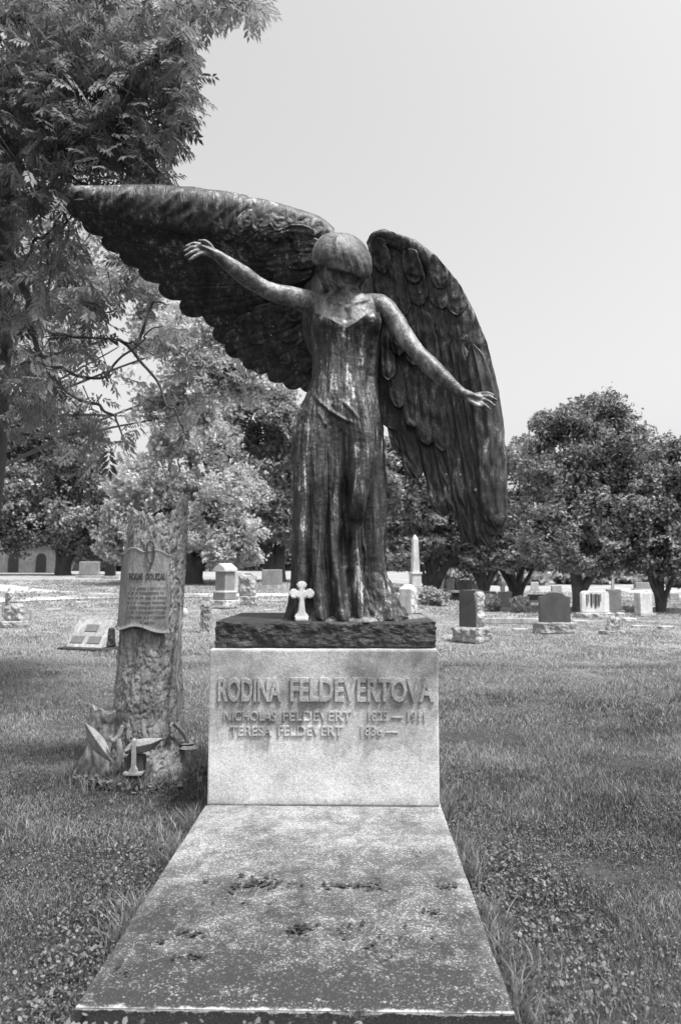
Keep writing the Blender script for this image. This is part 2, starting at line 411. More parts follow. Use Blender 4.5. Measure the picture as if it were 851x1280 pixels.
# ------------------------------------------------------------------ world & sun
SUN_EL, SUN_AZ = math.radians(66), math.radians(126)   # azimuth clockwise from +Y: behind the camera and to the right
wd = bpy.data.worlds.new('World'); S.world = wd; wd.use_nodes = True; nt = wd.node_tree
sky = N(nt, 'ShaderNodeTexSky', sky_type='NISHITA'); sky.sun_disc = False
sky.sun_elevation = SUN_EL; sky.sun_rotation = SUN_AZ; sky.dust_density = 6; sky.air_density = 1.6; sky.altitude = 0
bw = N(nt, 'ShaderNodeRGBToBW'); nt.links.new(sky.outputs[0], bw.inputs[0])
pw = math_(nt, 'MULTIPLY', math_(nt, 'POWER', bw.outputs[0], .85), 2.6)   # thin even overcast: flatten the clear-sky contrast
nt.links.new(pw, nt.nodes['Background'].inputs[0]); nt.nodes['Background'].inputs[1].default_value = .1
sd = bpy.data.lights.new('sun', 'SUN'); sd.energy = 5.0; sd.angle = math.radians(8); sd.color = (1, 1, 1)
so = bpy.data.objects.new('sun', sd); COL.objects.link(so)
dirv = Vector((math.sin(SUN_AZ)*math.cos(SUN_EL), math.cos(SUN_AZ)*math.cos(SUN_EL), math.sin(SUN_EL)))
so.rotation_euler = dirv.to_track_quat('Z', 'Y').to_euler(); so.location = (20, 10, 30)
S.view_settings.view_transform = 'Standard'; S.view_settings.look = 'None'; S.view_settings.exposure = .42; S.view_settings.gamma = 1

# ------------------------------------------------------------------ terrain
def terr(x, y):
    x = np.asarray(x, float); y = np.asarray(y, float)
    q = x/np.maximum(y, 1)
    left = 1-sst(q, -.02, .2)
    zl = np.interp(y, [0, 13, 18, 25, 40, 60, 100, 200], [0, 0, .1, .38, .9, 1.32, 1.5, 1.6])
    zr = np.interp(y, [0, 20, 40, 60, 120], [0, 0, .18, .55, 1.1])
    return left*zl+(1-left)*zr+.018*np.sin(x*1.7+y*.9)*sst(y, 6, 12)+.012*vn(np.stack(np.broadcast_arrays(x*1.3, y*1.3, 0*x+0*y), -1), 3)
def G(px, py):
    """where the sight line through a pixel meets the lawn"""
    a = W(px, py, 1.0); d = a-np.array([0, 0, EYE])
    Y = np.concatenate([np.arange(2, 40, .05), np.arange(40, 200, .5)])
    P = np.array([0, 0, EYE])+d*Y[:, None]; g = terr(P[:, 0], P[:, 1]); i = np.argmax(P[:, 2] < g)
    if P[i, 2] >= g[i]: i = len(Y)-1
    p = P[i].copy(); p[2] = terr(p[0], p[1]); return p
ys = np.concatenate([np.linspace(-30, 1, 12), np.arange(1.2, 12, .12), np.arange(12, 40, .6), np.geomspace(40, 900, 50)])
xs = np.concatenate([-np.geomspace(500, 12, 30), np.arange(-11.5, 11.6, .18), np.geomspace(12, 500, 30)])
X, Yg = np.meshgrid(xs, ys); Z = terr(X, Yg)
tag(link('ground', mesh('ground', np.stack([X, Yg, Z], -1).reshape(-1, 3), gridf(len(ys), len(xs)), M['ground'])), kind='structure')
def strip(name, lo, hi, mat_, dz, n=60):
    a = smooth_path(lo, n); b = smooth_path(hi, n); V = []
    for k in range(n):
        p, q = G(*a[k]), G(*b[k])
        for t in np.linspace(0, 1, 7):
            r = p+(q-p)*t; r[2] = terr(r[0], r[1])+dz; V.append(r)
    return tag(link(name, mesh(name, V, gridf(n, 7), mat_)), kind='structure')
strip('road', [(-120, 766), (0, 754), (60, 751), (160, 748), (360, 746), (520, 745)], [(-120, 728), (0, 731), (60, 738), (160, 742.5), (360, 742.5), (520, 741.5)], M['road'], .03)
strip('path', [(765, 738), (785, 741), (810, 744), (900, 752)], [(765, 735), (785, 736), (810, 738), (900, 742)], M['path'], .03)

# ------------------------------------------------------------------ slab, pedestal, plinth
Y1 = 4.57; PD = 1.12; SL_Z = .12; _a, _b = W(259, 1008, Y1), W(549.5, 1008, Y1)
PCX = float((_a[0]+_b[0])/2); PW = float(_b[0]-_a[0]); PH = float(W(404, 812, Y1)[2])-SL_Z
SLT = SL_Z
Y2 = (EYE-SL_Z)/math.tan(math.atan(622/900)-PITCH)
sl = thing('grave_slab', 'long grey ledger slab spotted with lichen, lying flat in front of the inscribed block', 'grave slab', (PCX, (Y1+Y2)/2, 0))
Ls = (Y1+PD+.05)-Y2
bm = bmesh.new(); bmesh.ops.create_cube(bm, size=1)
for v in bm.verts: v.co.x *= PW+.03; v.co.y = v.co.y*Ls+(Ls/2-(Y1-Y2)/2); v.co.z = (v.co.z+.5)*(SL_Z+.1)-.1
bmesh.ops.subdivide_edges(bm, edges=bm.edges[:], cuts=40, use_grid_fill=True)
for v in bm.verts:
    p = np.array(v.co); e = fbm(p*9, 3, 5); hx = (PW+.03)/2
    if abs(abs(p[0])-hx) < 1e-4 and p[2] > SL_Z-.03: v.co.x *= 1-(.004+.010*max(0, e))
    if p[2] > SL_Z-1e-4: v.co.z += .0025*fbm(p*2.2, 2, 8)-(.008 if abs(abs(p[0])-hx) < 1e-4 or p[1] < -(Y1-Y2)/2+1e-3 else 0)
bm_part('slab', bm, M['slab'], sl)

ped = thing('pedestal', 'pale weathered granite block carved with two family names under the bronze angel', 'pedestal', (PCX, Y1+PD/2, SL_Z))
bm = box_bm(PW, PD, PH, bev=.012)
bm_part('block', bm, M['pedestal'], ped)
def letters(name, items, mat_, parent, Yf, depth, bold=.02, bev=0):
    L = []
    for s, x0, x1, y0, y1 in items:
        a = W(x0, y1, Yf); b = W(x1, y0, Yf)
        v, f = text_verts(s, b[2]-a[2], b[0]-a[0], depth, bold, bev)
        v = v+np.array([a[0], Yf+.004, a[2]]); part(name, v, f, mat_, parent, smooth=False)
letters('inscription', [('RODINA', 273, 352, 847, 877), ('FELDEVERTOVA', 363, 542, 847, 877)], M['pedestal'], ped, Y1, .017, .022, .008)
letters('inscription', [('NICHOLAS', 280, 345, 889, 901), ('FELDEVERT', 354, 439, 889, 901), ('1825 \u2014 1911', 460, 531, 889, 901)], M['pedestal'], ped, Y1, .012, .008)
letters('inscription', [('TERESA', 288, 340, 907.5, 919.5), ('FELDEVERT', 348, 428, 907.5, 919.5), ('1836 \u2014', 451, 497, 907.5, 919.5)], M['pedestal'], ped, Y1, .012, .008)
# plinth
PLX = float(W(406.5, 790, 4.64)[0]); PLZ = SL_Z+PH; PLW = 1.40; PLD = 1.0; PLH = float(W(406, 777, 4.64)[2])-PLZ
pl = thing('plinth', 'low black rock-faced granite plinth between the angel and the inscribed block', 'plinth', (PLX, 4.64+PLD/2, PLZ))
rock('plinth_block', (PLW, PLD, PLH), M['plinth'], pl, rough=.011, fr=14, n=60, seed=4, edge=.006)
TOP = PLZ+PLH

# ------------------------------------------------------------------ angel
YS = 5.02
ang = thing('angel_statue', 'tall weathered bronze angel with bowed head, one wing raised sideways and one hanging down', 'statue', (float(W(430, 772, YS)[0]), YS, TOP))
MPP = YS/F
def gx(rows, py, k): return np.interp(py, [r[0] for r in rows], [r[k] for r in rows])
GR = [(384, 399, 469, .17), (392, 392, 476, .18), (410, 388.5, 477, .19), (430, 389, 475, .175), (455, 389.5, 472, .165), (475, 388.5, 470, .165), (490, 383.5, 471.5, .18),
      (505, 377, 473, .20), (520, 372, 474.5, .22), (545, 367, 476.5, .235), (600, 365, 479, .245), (655, 365, 479.5, .26), (690, 364, 479.5, .275), (715, 362.5, 481, .29),
      (738, 361, 489, .31), (755, 360, 498, .33), (768, 358.5, 507, .35), (776, 357.5, 515, .36)]
ridges = [
 ([(455,480),(454,540),(450,590),(443,640),(441,660)], 12, .085), ([(443,625),(442,647)], 7, .03), ([(442,650),(443,700),(447,760),(455,775)], 4.5, .045),
 ([(400,530),(398,620),(397,700),(402,768)], 7, .04), ([(381,530),(377,640),(376,768)], 6, .03), ([(424,545),(421,600),(417,650),(418,700),(428,770)], 5, .035),
 ([(434,590),(431,650),(430,715)], 6, -.075), ([(409,590),(408,700),(413,770)], 5, -.045), ([(388,550),(386,700),(386,770)], 4, -.03), ([(368,560),(368,770)], 3, -.02),
 ([(459,600),(457,700),(466,765)], 5, -.045), ([(471,590),(468,690),(482,760),(495,774)], 5, .04), ([(452,700),(462,750),(476,774)], 3.5, .025), ([(437,715),(441,770)], 3, -.03),
 ([(389,497),(405,515),(425,530),(447,541)], 2.2, .015), ([(420,503),(437,520),(448,536)], 2, .009), ([(397,520),(408,543)], 2, .008), ([(384,512),(378,530)],2,.01),
 ([(449,652),(456,675),(461,694)], 1.3, .016), ([(399,395),(398,470)], 3, -.012), ([(464,430),(460,500)], 4, -.022), ([(470,420),(469,500),(474,560)], 3, .015), ([(455,440),(452,500)], 3, .012),
 ([(394,400),(412,397),(424,405),(433,410),(444,404),(458,392),(474,397)], 2, .014), ([(433,410),(431,420),(431,432)], 3, -.012), ([(447,412),(443,425),(449,437)], 2, .008),
 ([(488,745),(500,768),(512,777)], 3, .02), ([(478,650),(480,700),(486,735)], 2.5, -.02), ([(412,425),(418,470),(420,500)], 5, .008), ([(404,430),(410,500),(418,525)], 3, -.008)]
def relief(px, py, rs):
    d = np.zeros_like(px)
    for pts, w, amp in rs:
        P = smooth_path(pts, 10*len(pts)); best = np.full(px.shape, 1e9); bt = np.zeros(px.shape)
        for j, (a, b) in enumerate(zip(P[:-1], P[1:])):
            ab = b-a; t = np.clip(((px-a[0])*ab[0]+(py-a[1])*ab[1])/(ab@ab+1e-9), 0, 1)
            q = (px-a[0]-t*ab[0])**2+(py-a[1]-t*ab[1])**2; m = q < best; best = np.where(m, q, best); bt = np.where(m, (j+t)/(len(P)-1), bt)
        fade = sst(bt, 0, .35)*(1 if P[-1, 1] > 755 else sst(1-bt, 0, .3)) if len(pts) > 2 or abs(amp) < .03 else 1
        d += amp*fade*np.exp(-best/(w*w))
    return d
def drape(rows, py0, py1, nr, na, detail=True, shrink=0.0):
    py = np.linspace(py0, py1, nr)[:, None]; th = np.linspace(0, 2*PI, na, endpoint=False)[None]
    L = gx(rows, py, 1); R_ = gx(rows, py, 2); b = gx(rows, py, 3)-shrink
    cx = (L+R_)/2; c3 = W(cx, py, YS); a = (R_-L)/2*MPP-shrink
    e = 2.35
    co, si = np.cos(th), np.sin(th)
    ux = np.sign(co)*np.abs(co)**(2/e); uy = np.sign(si)*np.abs(si)**(2/e)
    x = c3[..., 0]+a*ux; y = YS+b*uy; z = c3[..., 2]+0*x
    nrm = np.stack([co*b, si*a, 0*co*a], -1); nrm /= np.linalg.norm(nrm, axis=-1, keepdims=True)
    P = np.stack([x, y, z], -1)
    if detail:
        px, pv = WP(x, y, z); front = sst(-si, -.1, .25)*np.ones_like(x)
        d = relief(px, py+0*px, ridges)*front*1.0
        # bust
        for (bx, by, r, am) in ((407, 414, 14, .055), (458, 411, 14.5, .06)): d += am*np.exp(-((px-bx)**2+(py-by)**2)/r**2)*front
        d += .018*np.exp(-((px-428)**2+(py-490)**2)/24**2)*front
        low = sst(py, 470, 600)
        hang = np.stack([x*9, y*9, z*.8+0*x], -1)
        d += (.005+.026*low)*fbm(hang, 3, 21)+(.004+.008*low)*fbm(hang*3.1, 3, 31)+.004*fbm(hang*8, 2, 33)
        d += -.012*low*np.abs(fbm(hang*1.6+5, 2, 41))
        d += .0022*fbm(P*38, 3, 51)
        # the back keeps broad folds
        d += .02*low*np.sin(th*9+py*.004)*sst(si, -.2, .4)
        hem = sst(py, 752, 776); d += hem*.02*np.sin(th*17+3*np.sin(th*3))
        P = P+nrm*d[..., None]
    return P, py, th
P, py_, th_ = drape(GR, 386, 776, 420, 460)
# neckline: front dips into a heart shape, sides ride up
P = P.reshape(-1, 3); P[:, 2] = np.maximum(P[:, 2], TOP-.01)
fc = gridf(420, 460, True)
pxv, pyv = WP(P[:, 0], P[:, 1], P[:, 2])
neck = np.interp(pxv, [386, 392, 404, 420, 433, 446, 460, 474, 480], [392, 390, 394, 402, 409, 401, 390, 390, 394])
bad = (pyv < neck) & (P[:, 1] < YS+.05)
fc = fc[~bad[fc].any(1)]
part('gown', P, fc, M['gown'], ang)

# body: torso + neck + arms + hands + head in one skin
B = []
BR = [(352, 416, 446, .09), (364, 414, 449, .095), (370, 405, 458, .11), (376, 394, 470, .125), (384, 389, 476, .14), (395, 389.5, 476, .155), (410, 391, 475, .165), (440, 392, 472, .155), (475, 391.5, 468, .15), (520, 378, 471, .19), (560, 373, 472, .2)]
Pt, _, _ = drape(BR, 350, 560, 60, 64, detail=False, shrink=.006)
pxb, _p = WP(Pt[..., 0], Pt[..., 1], Pt[..., 2])
for (bx, by, r, am) in ((407, 414, 14, .045), (458, 411, 14.5, .05)):
    Pt[..., 1] -= (am*np.exp(-((pxb-bx)**2+(_p-by)**2)/r**2))*(Pt[..., 1] < YS)
B.append((Pt.reshape(-1, 3), gridf(60, 64, True)))
def arm(pts, rad):   # pts in (px, py, Y), rad in px
    Q = np.array([W(a, b, c) for a, b, c in pts]); r = np.array(rad)*MPP
    B.append(tube(Q, r, 20, 60)); return Q
aL = [(402, 381, 5.03), (388, 379, 5.0), (366, 371, 4.93), (346, 367, 4.87), (326, 358, 4.81), (308, 346.5, 4.77), (290, 333, 4.72), (271, 319, 4.69), (260, 313, 4.67)]
arm(aL, [15, 15.4, 12.6, 11.8, 10.0, 11.2, 9.6, 6.4, 6])
aR = [(462, 382, 5.03), (477, 384, 5.0), (491, 398, 4.94), (504, 418, 4.87), (520, 439, 4.80), (537, 457, 4.77), (556, 475, 4.74), (575, 490, 4.72), (586, 495, 4.71)]
arm(aR, [15, 15.0, 12.8, 11.8, 10.0, 11.2, 9.6, 6.4, 6])
def hand(palm, knuckles, tips, thumb, side):
    """palm: wrist->knuckle line in (px,py,Y); five digits with two bends each"""
    w0, w1 = palm
    B.append(tube(np.array([W(*w0), (W(*w0)+W(*w1))/2, W(*w1)]), np.array([6.5, 8.2, 8.0])*MPP, 16, 20, flat=.5))
    for k, (kn, mid, tip) in enumerate(tips):
        B.append(tube(np.array([W(*palm[0])*.4+W(*kn)*.6, W(*kn), W(*mid), W(*tip)]), np.array([2.5, 2.45, 2.2, 1.6])*MPP, 10, 24))
    B.append(tube(np.array([W(*q) for q in thumb]), np.array([3.4, 2.9, 2.5, 1.8])*MPP, 10, 24))
hand([(266, 316, 4.675), (253, 311, 4.66)], None,
     [((252, 306, 4.665), (242, 304.5, 4.645), (233, 308, 4.63)), ((250, 309.5, 4.65), (240, 309.5, 4.625), (230.5, 314, 4.61)),
      ((250, 313, 4.64), (240.5, 315, 4.615), (232, 320, 4.60)), ((252, 317, 4.635), (244, 320.5, 4.61), (237, 325, 4.60))],
     [(266, 312, 4.66), (262, 305.5, 4.65), (256, 302, 4.63), (249, 301, 4.615)], -1)
hand([(582, 494, 4.715), (597, 497, 4.695)], None,
     [((597, 493, 4.70), (608, 491.5, 4.675), (617, 494, 4.66)), ((599, 496, 4.69), (610, 495.5, 4.665), (620, 500, 4.645)),
      ((599, 499.5, 4.68), (609, 501, 4.65), (618, 507, 4.635)), ((597, 503, 4.675), (605, 506, 4.65), (612, 512, 4.64))],
     [(584, 497, 4.70), (589, 502, 4.68), (596, 506.5, 4.66), (603, 508, 4.65)], 1)
# head
tau = math.radians(40); ya = math.radians(-6)
fwd = np.array([math.sin(ya)*math.cos(tau), -math.cos(ya)*math.cos(tau), -math.sin(tau)])
up = np.array([math.sin(ya)*-math.sin(tau)*-1*0, -math.sin(tau), math.cos(tau)]); up -= fwd*(up@fwd); up /= np.linalg.norm(up)
rt = np.cross(fwd, up); RH = np.stack([rt, fwd, up])
HC = W(428, 327, 4.97)
def H(r, f, u): return HC+rt*r+fwd*f+up*u
B.append(ellipsoid(H(0, -.005, .02), (.14, .165, .15), RH))
B.append(ellipsoid(H(0, .045, -.09), (.135, .12, .15), RH))
B.append(ellipsoid(H(0, .12, -.205), (.055, .05, .045), RH, 12, 16)); B.append(ellipsoid(H(0, .06, -.17), (.095, .08, .07), RH, 14, 20))
B.append(tube([H(0, .13, .0), H(0, .168, -.06), H(0, .20, -.105)], [.014, .018, .026], 12, 16))
for s in (-1, 1):
    B.append(ellipsoid(H(s*.02, .168, -.112), (.016, .018, .013), RH, 10, 12))
    B.append(ellipsoid(H(s*.058, .138, -.012), (.046, .025, .014), RH, 10, 16))       # brow
    B.append(ellipsoid(H(s*.07, .095, -.065), (.05, .045, .055), RH, 12, 16))          # cheek
    B.append(ellipsoid(H(s*.055, .135, -.045), (.028, .018, .014), RH, 10, 14))         # lowered eyelid
    B.append(ellipsoid(H(s*.142, -.01, -.04), (.014, .03, .045), RH, 10, 14))          # ear
B.append(ellipsoid(H(0, .158, -.145), (.040, .02, .011), RH, 10, 16)); B.append(ellipsoid(H(0, .152, -.165), (.034, .02, .011), RH, 10, 16))
B.append(tube([W(431, 378, 5.05), W(430, 362, 5.02), H(0, -.03, -.07)], [.135, .105, .11], 20, 20))
v, f = merge(B)
v, f, nn = remesh(v, f, .0055, 2, .5)
pxv, pyv = WP(v[:, 0], v[:, 1], v[:, 2])
# collar bones, sternum hollow, slight casting unevenness
d = relief(pxv, pyv, [([(402,373),(418,378),(429,381)], 2.2, .010), ([(437,381),(448,378),(464,374)], 2.2, .010), ([(432.5,383),(433,405)], 4, -.012), ([(433,379),(433,380)], 3, -.01)])*(v[:, 1] < YS-.03)
d += .0022*fbm(v*26, 3, 61)
v = v+nn*d[:, None]
part('body', v, f, M['skin'], ang)
# hair: heavy rolled cap overhanging the brow
t = np.linspace(.015, 1, 90)[:, None]; p = np.linspace(0, 2*PI, 150, endpoint=False)[None]
fr = .5+.5*np.cos(p)                          # 1 at the forehead
pol = t*(1.56+.50*(1-fr))
wv = 1+.018*np.sin(pol*4+np.sin(p*2)*1.2)*np.sin(pol)+.010*np.sin(p*17+pol*6)*np.sin(pol)+.006*np.sin(p*41+pol*9)*np.sin(pol)
hv = (rt*(np.sin(pol)*np.sin(p)*.212*wv)[..., None]+fwd*(np.sin(pol)*np.cos(p)*.205*wv)[..., None]+up*(np.cos(pol)*.185*wv+.012*np.sin(2*p)*t+.012*t*np.cos(3*p))[..., None])+HC+up*.016+fwd*.03+(rt*0)
hv = hv+up*((t*np.sin(p)*.042)*np.ones_like(pol))[..., None]
ring = hv[-1]
inner = [ring+(HC-up*.02-ring)*k+up*(-.018 if k < .2 else .0) for k in (.05, .14, .3, .6)]
hv = np.concatenate([hv, np.stack(inner)], 0)
hvf = hv.reshape(-1, 3); hvf = hvf+up*(.014*fbm(hvf*5+2, 2, 74))[:, None]; hvf = hvf+up*(.0015*fbm(hvf*30, 3, 71))[:, None]+fwd*(.002*fbm(hvf*22+9, 3, 72))[:, None]
hb = ellipsoid(H(0, -.21, -.05), (.10, .075, .085), RH, 24, 32)
hs = ellipsoid(H(.008, -.075, -.10), (.175, .11, .15), RH, 30, 40); hs2 = ellipsoid(H(.10, -.01, -.10), (.07, .09, .11), RH, 24, 32)
v, f = merge([(hvf, gridf(94, 150, True)), hb, hs, hs2])
part('hair', v, f, M['hair'], ang)
# cast foot of the gown spreading over the plinth
nr = 26; na = 120; th = np.linspace(0, 2*PI, na, endpoint=False)[None]; t = np.linspace(0, 1, nr)[:, None]
c3 = W(434, 775, YS); rx = .42+.05*np.sin(th*3+1)+.03*np.sin(th*7)+.07*np.clip(np.cos(th), 0, 1); ry = .37+.03*np.sin(th*4)+.02*np.sin(th*9)
x = c3[0]+rx*t*np.cos(th)*1.0; y = YS+.0+ry*t*np.sin(th); z = TOP-.003+.035*np.sqrt(np.clip(1-t**6, 0, 1))+0*x
Pf = np.stack([x, y, z], -1).reshape(-1, 3); Pf[:, 2] += np.where(np.repeat(t[:, 0], na) < .98, .006*fbm(Pf*16, 3, 81), 0)
part('bronze_base', Pf, gridf(nr, na, True), M['foot'], ang)

# ---- wings
def feather(S3, base, ctrl, tip, w, lay, thick=.02, nl=34, nw=13, lift=.03, sharp=2.2, barb=.0035, seed=0):
    """S3(px,py,off) -> 3D; quadratic centre line; rounded tip; vane convex with a raised shaft; closed shell"""
    base, ctrl, tip = map(np.array, (base, ctrl, tip)); t = np.sin(np.linspace(0, 1, nl)*PI/2)[:, None]**.9
    C = (1-t)**2*base+2*t*(1-t)*ctrl+t*t*tip
    T = np.gradient(C, axis=0); T /= np.linalg.norm(T, axis=1)[:, None]; Nn = np.stack([-T[:, 1], T[:, 0]], -1)
    tr = 1-np.clip(w*1.5/(np.linalg.norm(tip-base)+1e-6), .08, .45)
    prof = np.sqrt(sst(t, -.01, .10))*(.6+.4*np.sin(np.clip(t/.6, 0, 1)*PI/2))*np.sqrt(np.clip(1-np.clip((t-tr)/(1-tr), 0, 1)**2.2, 0, 1))
    s = np.linspace(-1, 1, nw)[None]; wv = w*prof*(1+.05*fbm(np.stack([t*7+seed, 0*t+seed*1.3, 0*t], -1), 2, 5))
    q = C[:, None]+Nn[:, None]*(s*wv)[..., None]
    bow = np.sqrt(np.clip(1-s*s, 0, 1))
    sh = np.exp(-(s/.12)**2)*.009*(1-t)+np.exp(-((np.abs(s)-.84)/.10)**2)*.007*np.sqrt(np.clip(t*3, 0, 1))
    _q = np.stack([s*2.2+0*t+seed*3.7, t*9+np.abs(s)*1.6+0*s, 0*s+0*t+seed], -1); bar = barb*2.2*fbm(_q*np.array([1, 2.2, 1]), 3, 17)+.5*barb*np.sin(s*9+3*t+seed)
    off_f = lay+lift*t+thick*bow*(.55+.45*t)+sh+bar*bow
    off_b = lay+lift*t-thick*.35*bow
    A = S3(q[..., 0], q[..., 1], off_f); Bk = S3(q[..., 0], q[..., 1], off_b)
    V = np.concatenate([A.reshape(-1, 3), Bk.reshape(-1, 3)]); g = gridf(nl, nw); n = nl*nw
    return V, np.concatenate([g, g[:, ::-1]+n])
def band(S3, path, ws, lay, thick, n=150, nw=30, streak=.005):
    """broad smooth leading edge: closed shell with slanting, eroded streaks"""
    D = smooth_path(np.hstack([path, ws[:, None]]), n); T = np.gradient(D[:, :2], axis=0); T /= np.linalg.norm(T, axis=1)[:, None]; Nn = np.stack([T[:, 1], -T[:, 0]], -1)
    s = np.linspace(-1, 1, nw)[None]; q = D[:, None, :2]+Nn[:, None]*(s*np.maximum(D[:, 2:3], .3))[..., None]; bow = np.sqrt(np.clip(1-s*s, 0, 1)); t = np.linspace(0, 1, n)[:, None]
    st_ = streak*fbm(np.stack([q[..., 0]*.35-q[..., 1]*.1, q[..., 1]*.06+0*s, 0*s+0*t], -1), 3, 44)
    A = S3(q[..., 0], q[..., 1], lay+thick*bow**.8+st_*bow); Bk = S3(q[..., 0], q[..., 1], lay-thick*.9*bow); g_ = gridf(n, nw)
    return np.concatenate([A.reshape(-1, 3), Bk.reshape(-1, 3)]), np.concatenate([g_, g_[:, ::-1]+n*nw])
# right-hand wing of the picture: hangs down
outR = [(458, 303), (464, 292), (476, 286), (492, 286), (516, 295), (545, 317), (570, 347), (590, 381), (609, 427), (623, 480), (631, 530), (635, 585), (635, 630)]
oy = np.array([286, 300, 320, 350, 385, 430, 480, 530, 585, 660.]); ox = np.array([480, 521, 547, 572, 592, 610, 623, 631, 635, 636.])
def YwR(px, py):
    e = (np.interp(py, oy, ox)-px)/110.
    return 5.30-.20*np.exp(-np.clip(e, -.1, 3)**2*2.2)-.05*sst(py, 480, 650)+.04*sst(e, .6, 1.4)
def SR(px, py, off): px = np.minimum(px, np.interp(py, oy, ox)-1.5); return W(px, py, YwR(px, py)-off)
FR = []
sd_ = 0
def fr_(b, c, t, w, lay, **k):
    global sd_
    sd_ += 1; FR.append(feather(SR, b, c, t, w, lay, seed=sd_*1.7, **k))
# primaries, outermost last and nearest
prim = [((480, 440), (486, 500), (502, 566), 11), ((490, 440), (503, 520), (521, 598), 14.5), ((512, 430), (530, 530), (556, 645), 14.5), ((528, 430), (548, 545), (572, 642), 12),
        ((545, 430), (567, 560), (591, 679), 14), ((562, 430), (588, 560), (609, 683), 14), ((577, 430), (603, 560), (620, 670), 14.5), ((590, 430), (618, 545), (618.5, 659), 19.5)]
for k, (b, c, t, w) in enumerate(prim): fr_(b, c, t, w*.97, -.03+.025*k, thick=.026, nl=60, nw=21, lift=.035)
# secondary coverts (long), then median, then small scallops near the wrist
for k, (x, y, L, w, dx) in enumerate([(497, 505, 95, 12, 10), (515, 530, 105, 12, 12), (533, 552, 115, 13, 14), (553, 560, 120, 14, 16), (575, 572, 115, 14, 15), (596, 560, 110, 13, 12), (557, 470, 70, 15, 9), (580, 480, 80, 15, 10), (603, 470, 75, 15, 9), (536, 462, 75, 14, 8), (516, 452, 75, 13, 6), (497, 440, 75, 12, 4), (484, 470, 80, 10, 2)]):
    fr_((x-dx, y-L), (x-dx*.4, y-L*.5), (x+2, y+4), w, .055+.004*(k % 5)+(.02 if k > 5 else 0), thick=.022, lift=.02, nl=34)
for r, (yy, n, w, L) in enumerate([(418, 6, 15, 62), (384, 5, 14, 56), (350, 3, 13, 44)]):
    xl = 487-r*3; xr = np.interp(yy, oy, ox)-24
    for k in range(n):
        x = xl+(xr-xl)*k/(n-1); x += random.uniform(-5, 5); jy = random.uniform(-11, 11)+12*(k/(n-1)); fr_((x-6, yy-L+jy), (x-2, yy-L*.5+jy), (x+3, yy+jy), w*random.uniform(.85, 1.25), .072+.008*r+.002*k, thick=.012, lift=.010, nl=24)
FR.append((ellipsoid(W(459, 385, 5.34), (.17, .13, .40))))
FR.append(ellipsoid(W(492, 345, 5.27), (.20, .075, .26)))
# membrane + leading edge
th = np.linspace(0, 1, 60)[:, None]; s = np.linspace(0, 1, 26)[None]
lead = smooth_path(outR[:11], 60); inn = smooth_path([(462, 318), (464, 345), (466, 380), (466, 420), (464, 460), (468, 500), (477, 528), (497, 540), (515, 545), (540, 560), (570, 572), (600, 575)], 60)
q = inn[:, None]*(1-s[..., None])+(lead[:, None]*.985+inn[:, None]*.015)*s[..., None]
A = SR(q[..., 0], q[..., 1], .035+.05*np.sin(s*PI)*np.ones_like(th)); Bk = SR(q[..., 0], q[..., 1], -.05-.02*np.sin(s*PI)*np.ones_like(th))
g = gridf(60, 26); n = 60*26
FR.append((np.concatenate([A.reshape(-1, 3), Bk.reshape(-1, 3)]), np.concatenate([g, g[:, ::-1]+n])))
lp = smooth_path([(465, 311), (470, 304), (478, 299), (491, 299), (510, 307), (535, 328), (558, 357), (577, 390), (596, 434), (610.5, 482), (618, 515), (622, 545), (625, 570)], 14)
FR.append(band(SR, lp, np.array([7, 10, 12, 13, 14, 14.5, 14.5, 14, 13.5, 12.5, 11.5, 10.5, 8, 4]), .03, .05))
v, f = merge(FR); v = v+np.stack([.004*fbm(v*14, 3, 91), .006*fbm(v*11+7, 3, 92), .004*fbm(v*14+3, 3, 93)], -1)
part('wing', v, f, M['wing'], ang)

# left-hand wing of the picture: raised sideways, underside seen
tx = np.array([60, 80, 100, 160, 220, 300, 370, 400, 424, 460]); ty = np.array([240, 237, 230, 230, 233, 243, 262, 272, 284, 300.])
def YwL(px, py):
    yt = np.interp(px, tx, ty); e = np.clip((py-yt)/150., -.2, 2)
    base = np.interp(px, [70, 160, 250, 330, 430], [4.98, 5.05, 5.12, 5.20, 5.30])
    return base+.55*np.clip(e-.15, 0, 2)*np.interp(px, [80, 300, 430], [1.5, 1.0, .35])
def SLf(px, py, off):
    # offset along the outward normal of an underside that faces down and forward
    py = np.maximum(py, np.interp(px, tx, ty)+3); P = W(px, py, YwL(px, py)); return P+np.stack([0*off, -.9*off, -.25*off], -1)
FL = []
def fl_(b, c, t, w, lay, **k):
    global sd_
    sd_ += 1; FL.append(feather(SLf, b, c, t, w, lay, seed=sd_*1.7, **k))
prL = [((385, 400), (345, 430), (305, 457), 17), ((380, 390), (330, 418), (283, 440), 17), ((372, 380), (315, 405), (268, 421), 16), ((365, 372), (300, 392), (257, 398), 15), ((360, 362), (285, 380), (227, 384), 14.5), ((355, 352), (275, 366), (202, 362), 14), ((350, 342), (265, 352), (178, 340), 14),
       ((350, 332), (245, 338), (156, 321), 13.5), ((348, 322), (235, 322), (134, 304), 13), ((345, 312), (225, 305), (112, 283), 13), ((342, 302), (215, 290), (94, 264), 14)]
for k, (b, c, t, w) in enumerate(prL): fl_(b, c, t, w, .0+.013*k, thick=.026, nl=60, nw=17, sharp=3.4, lift=.012)
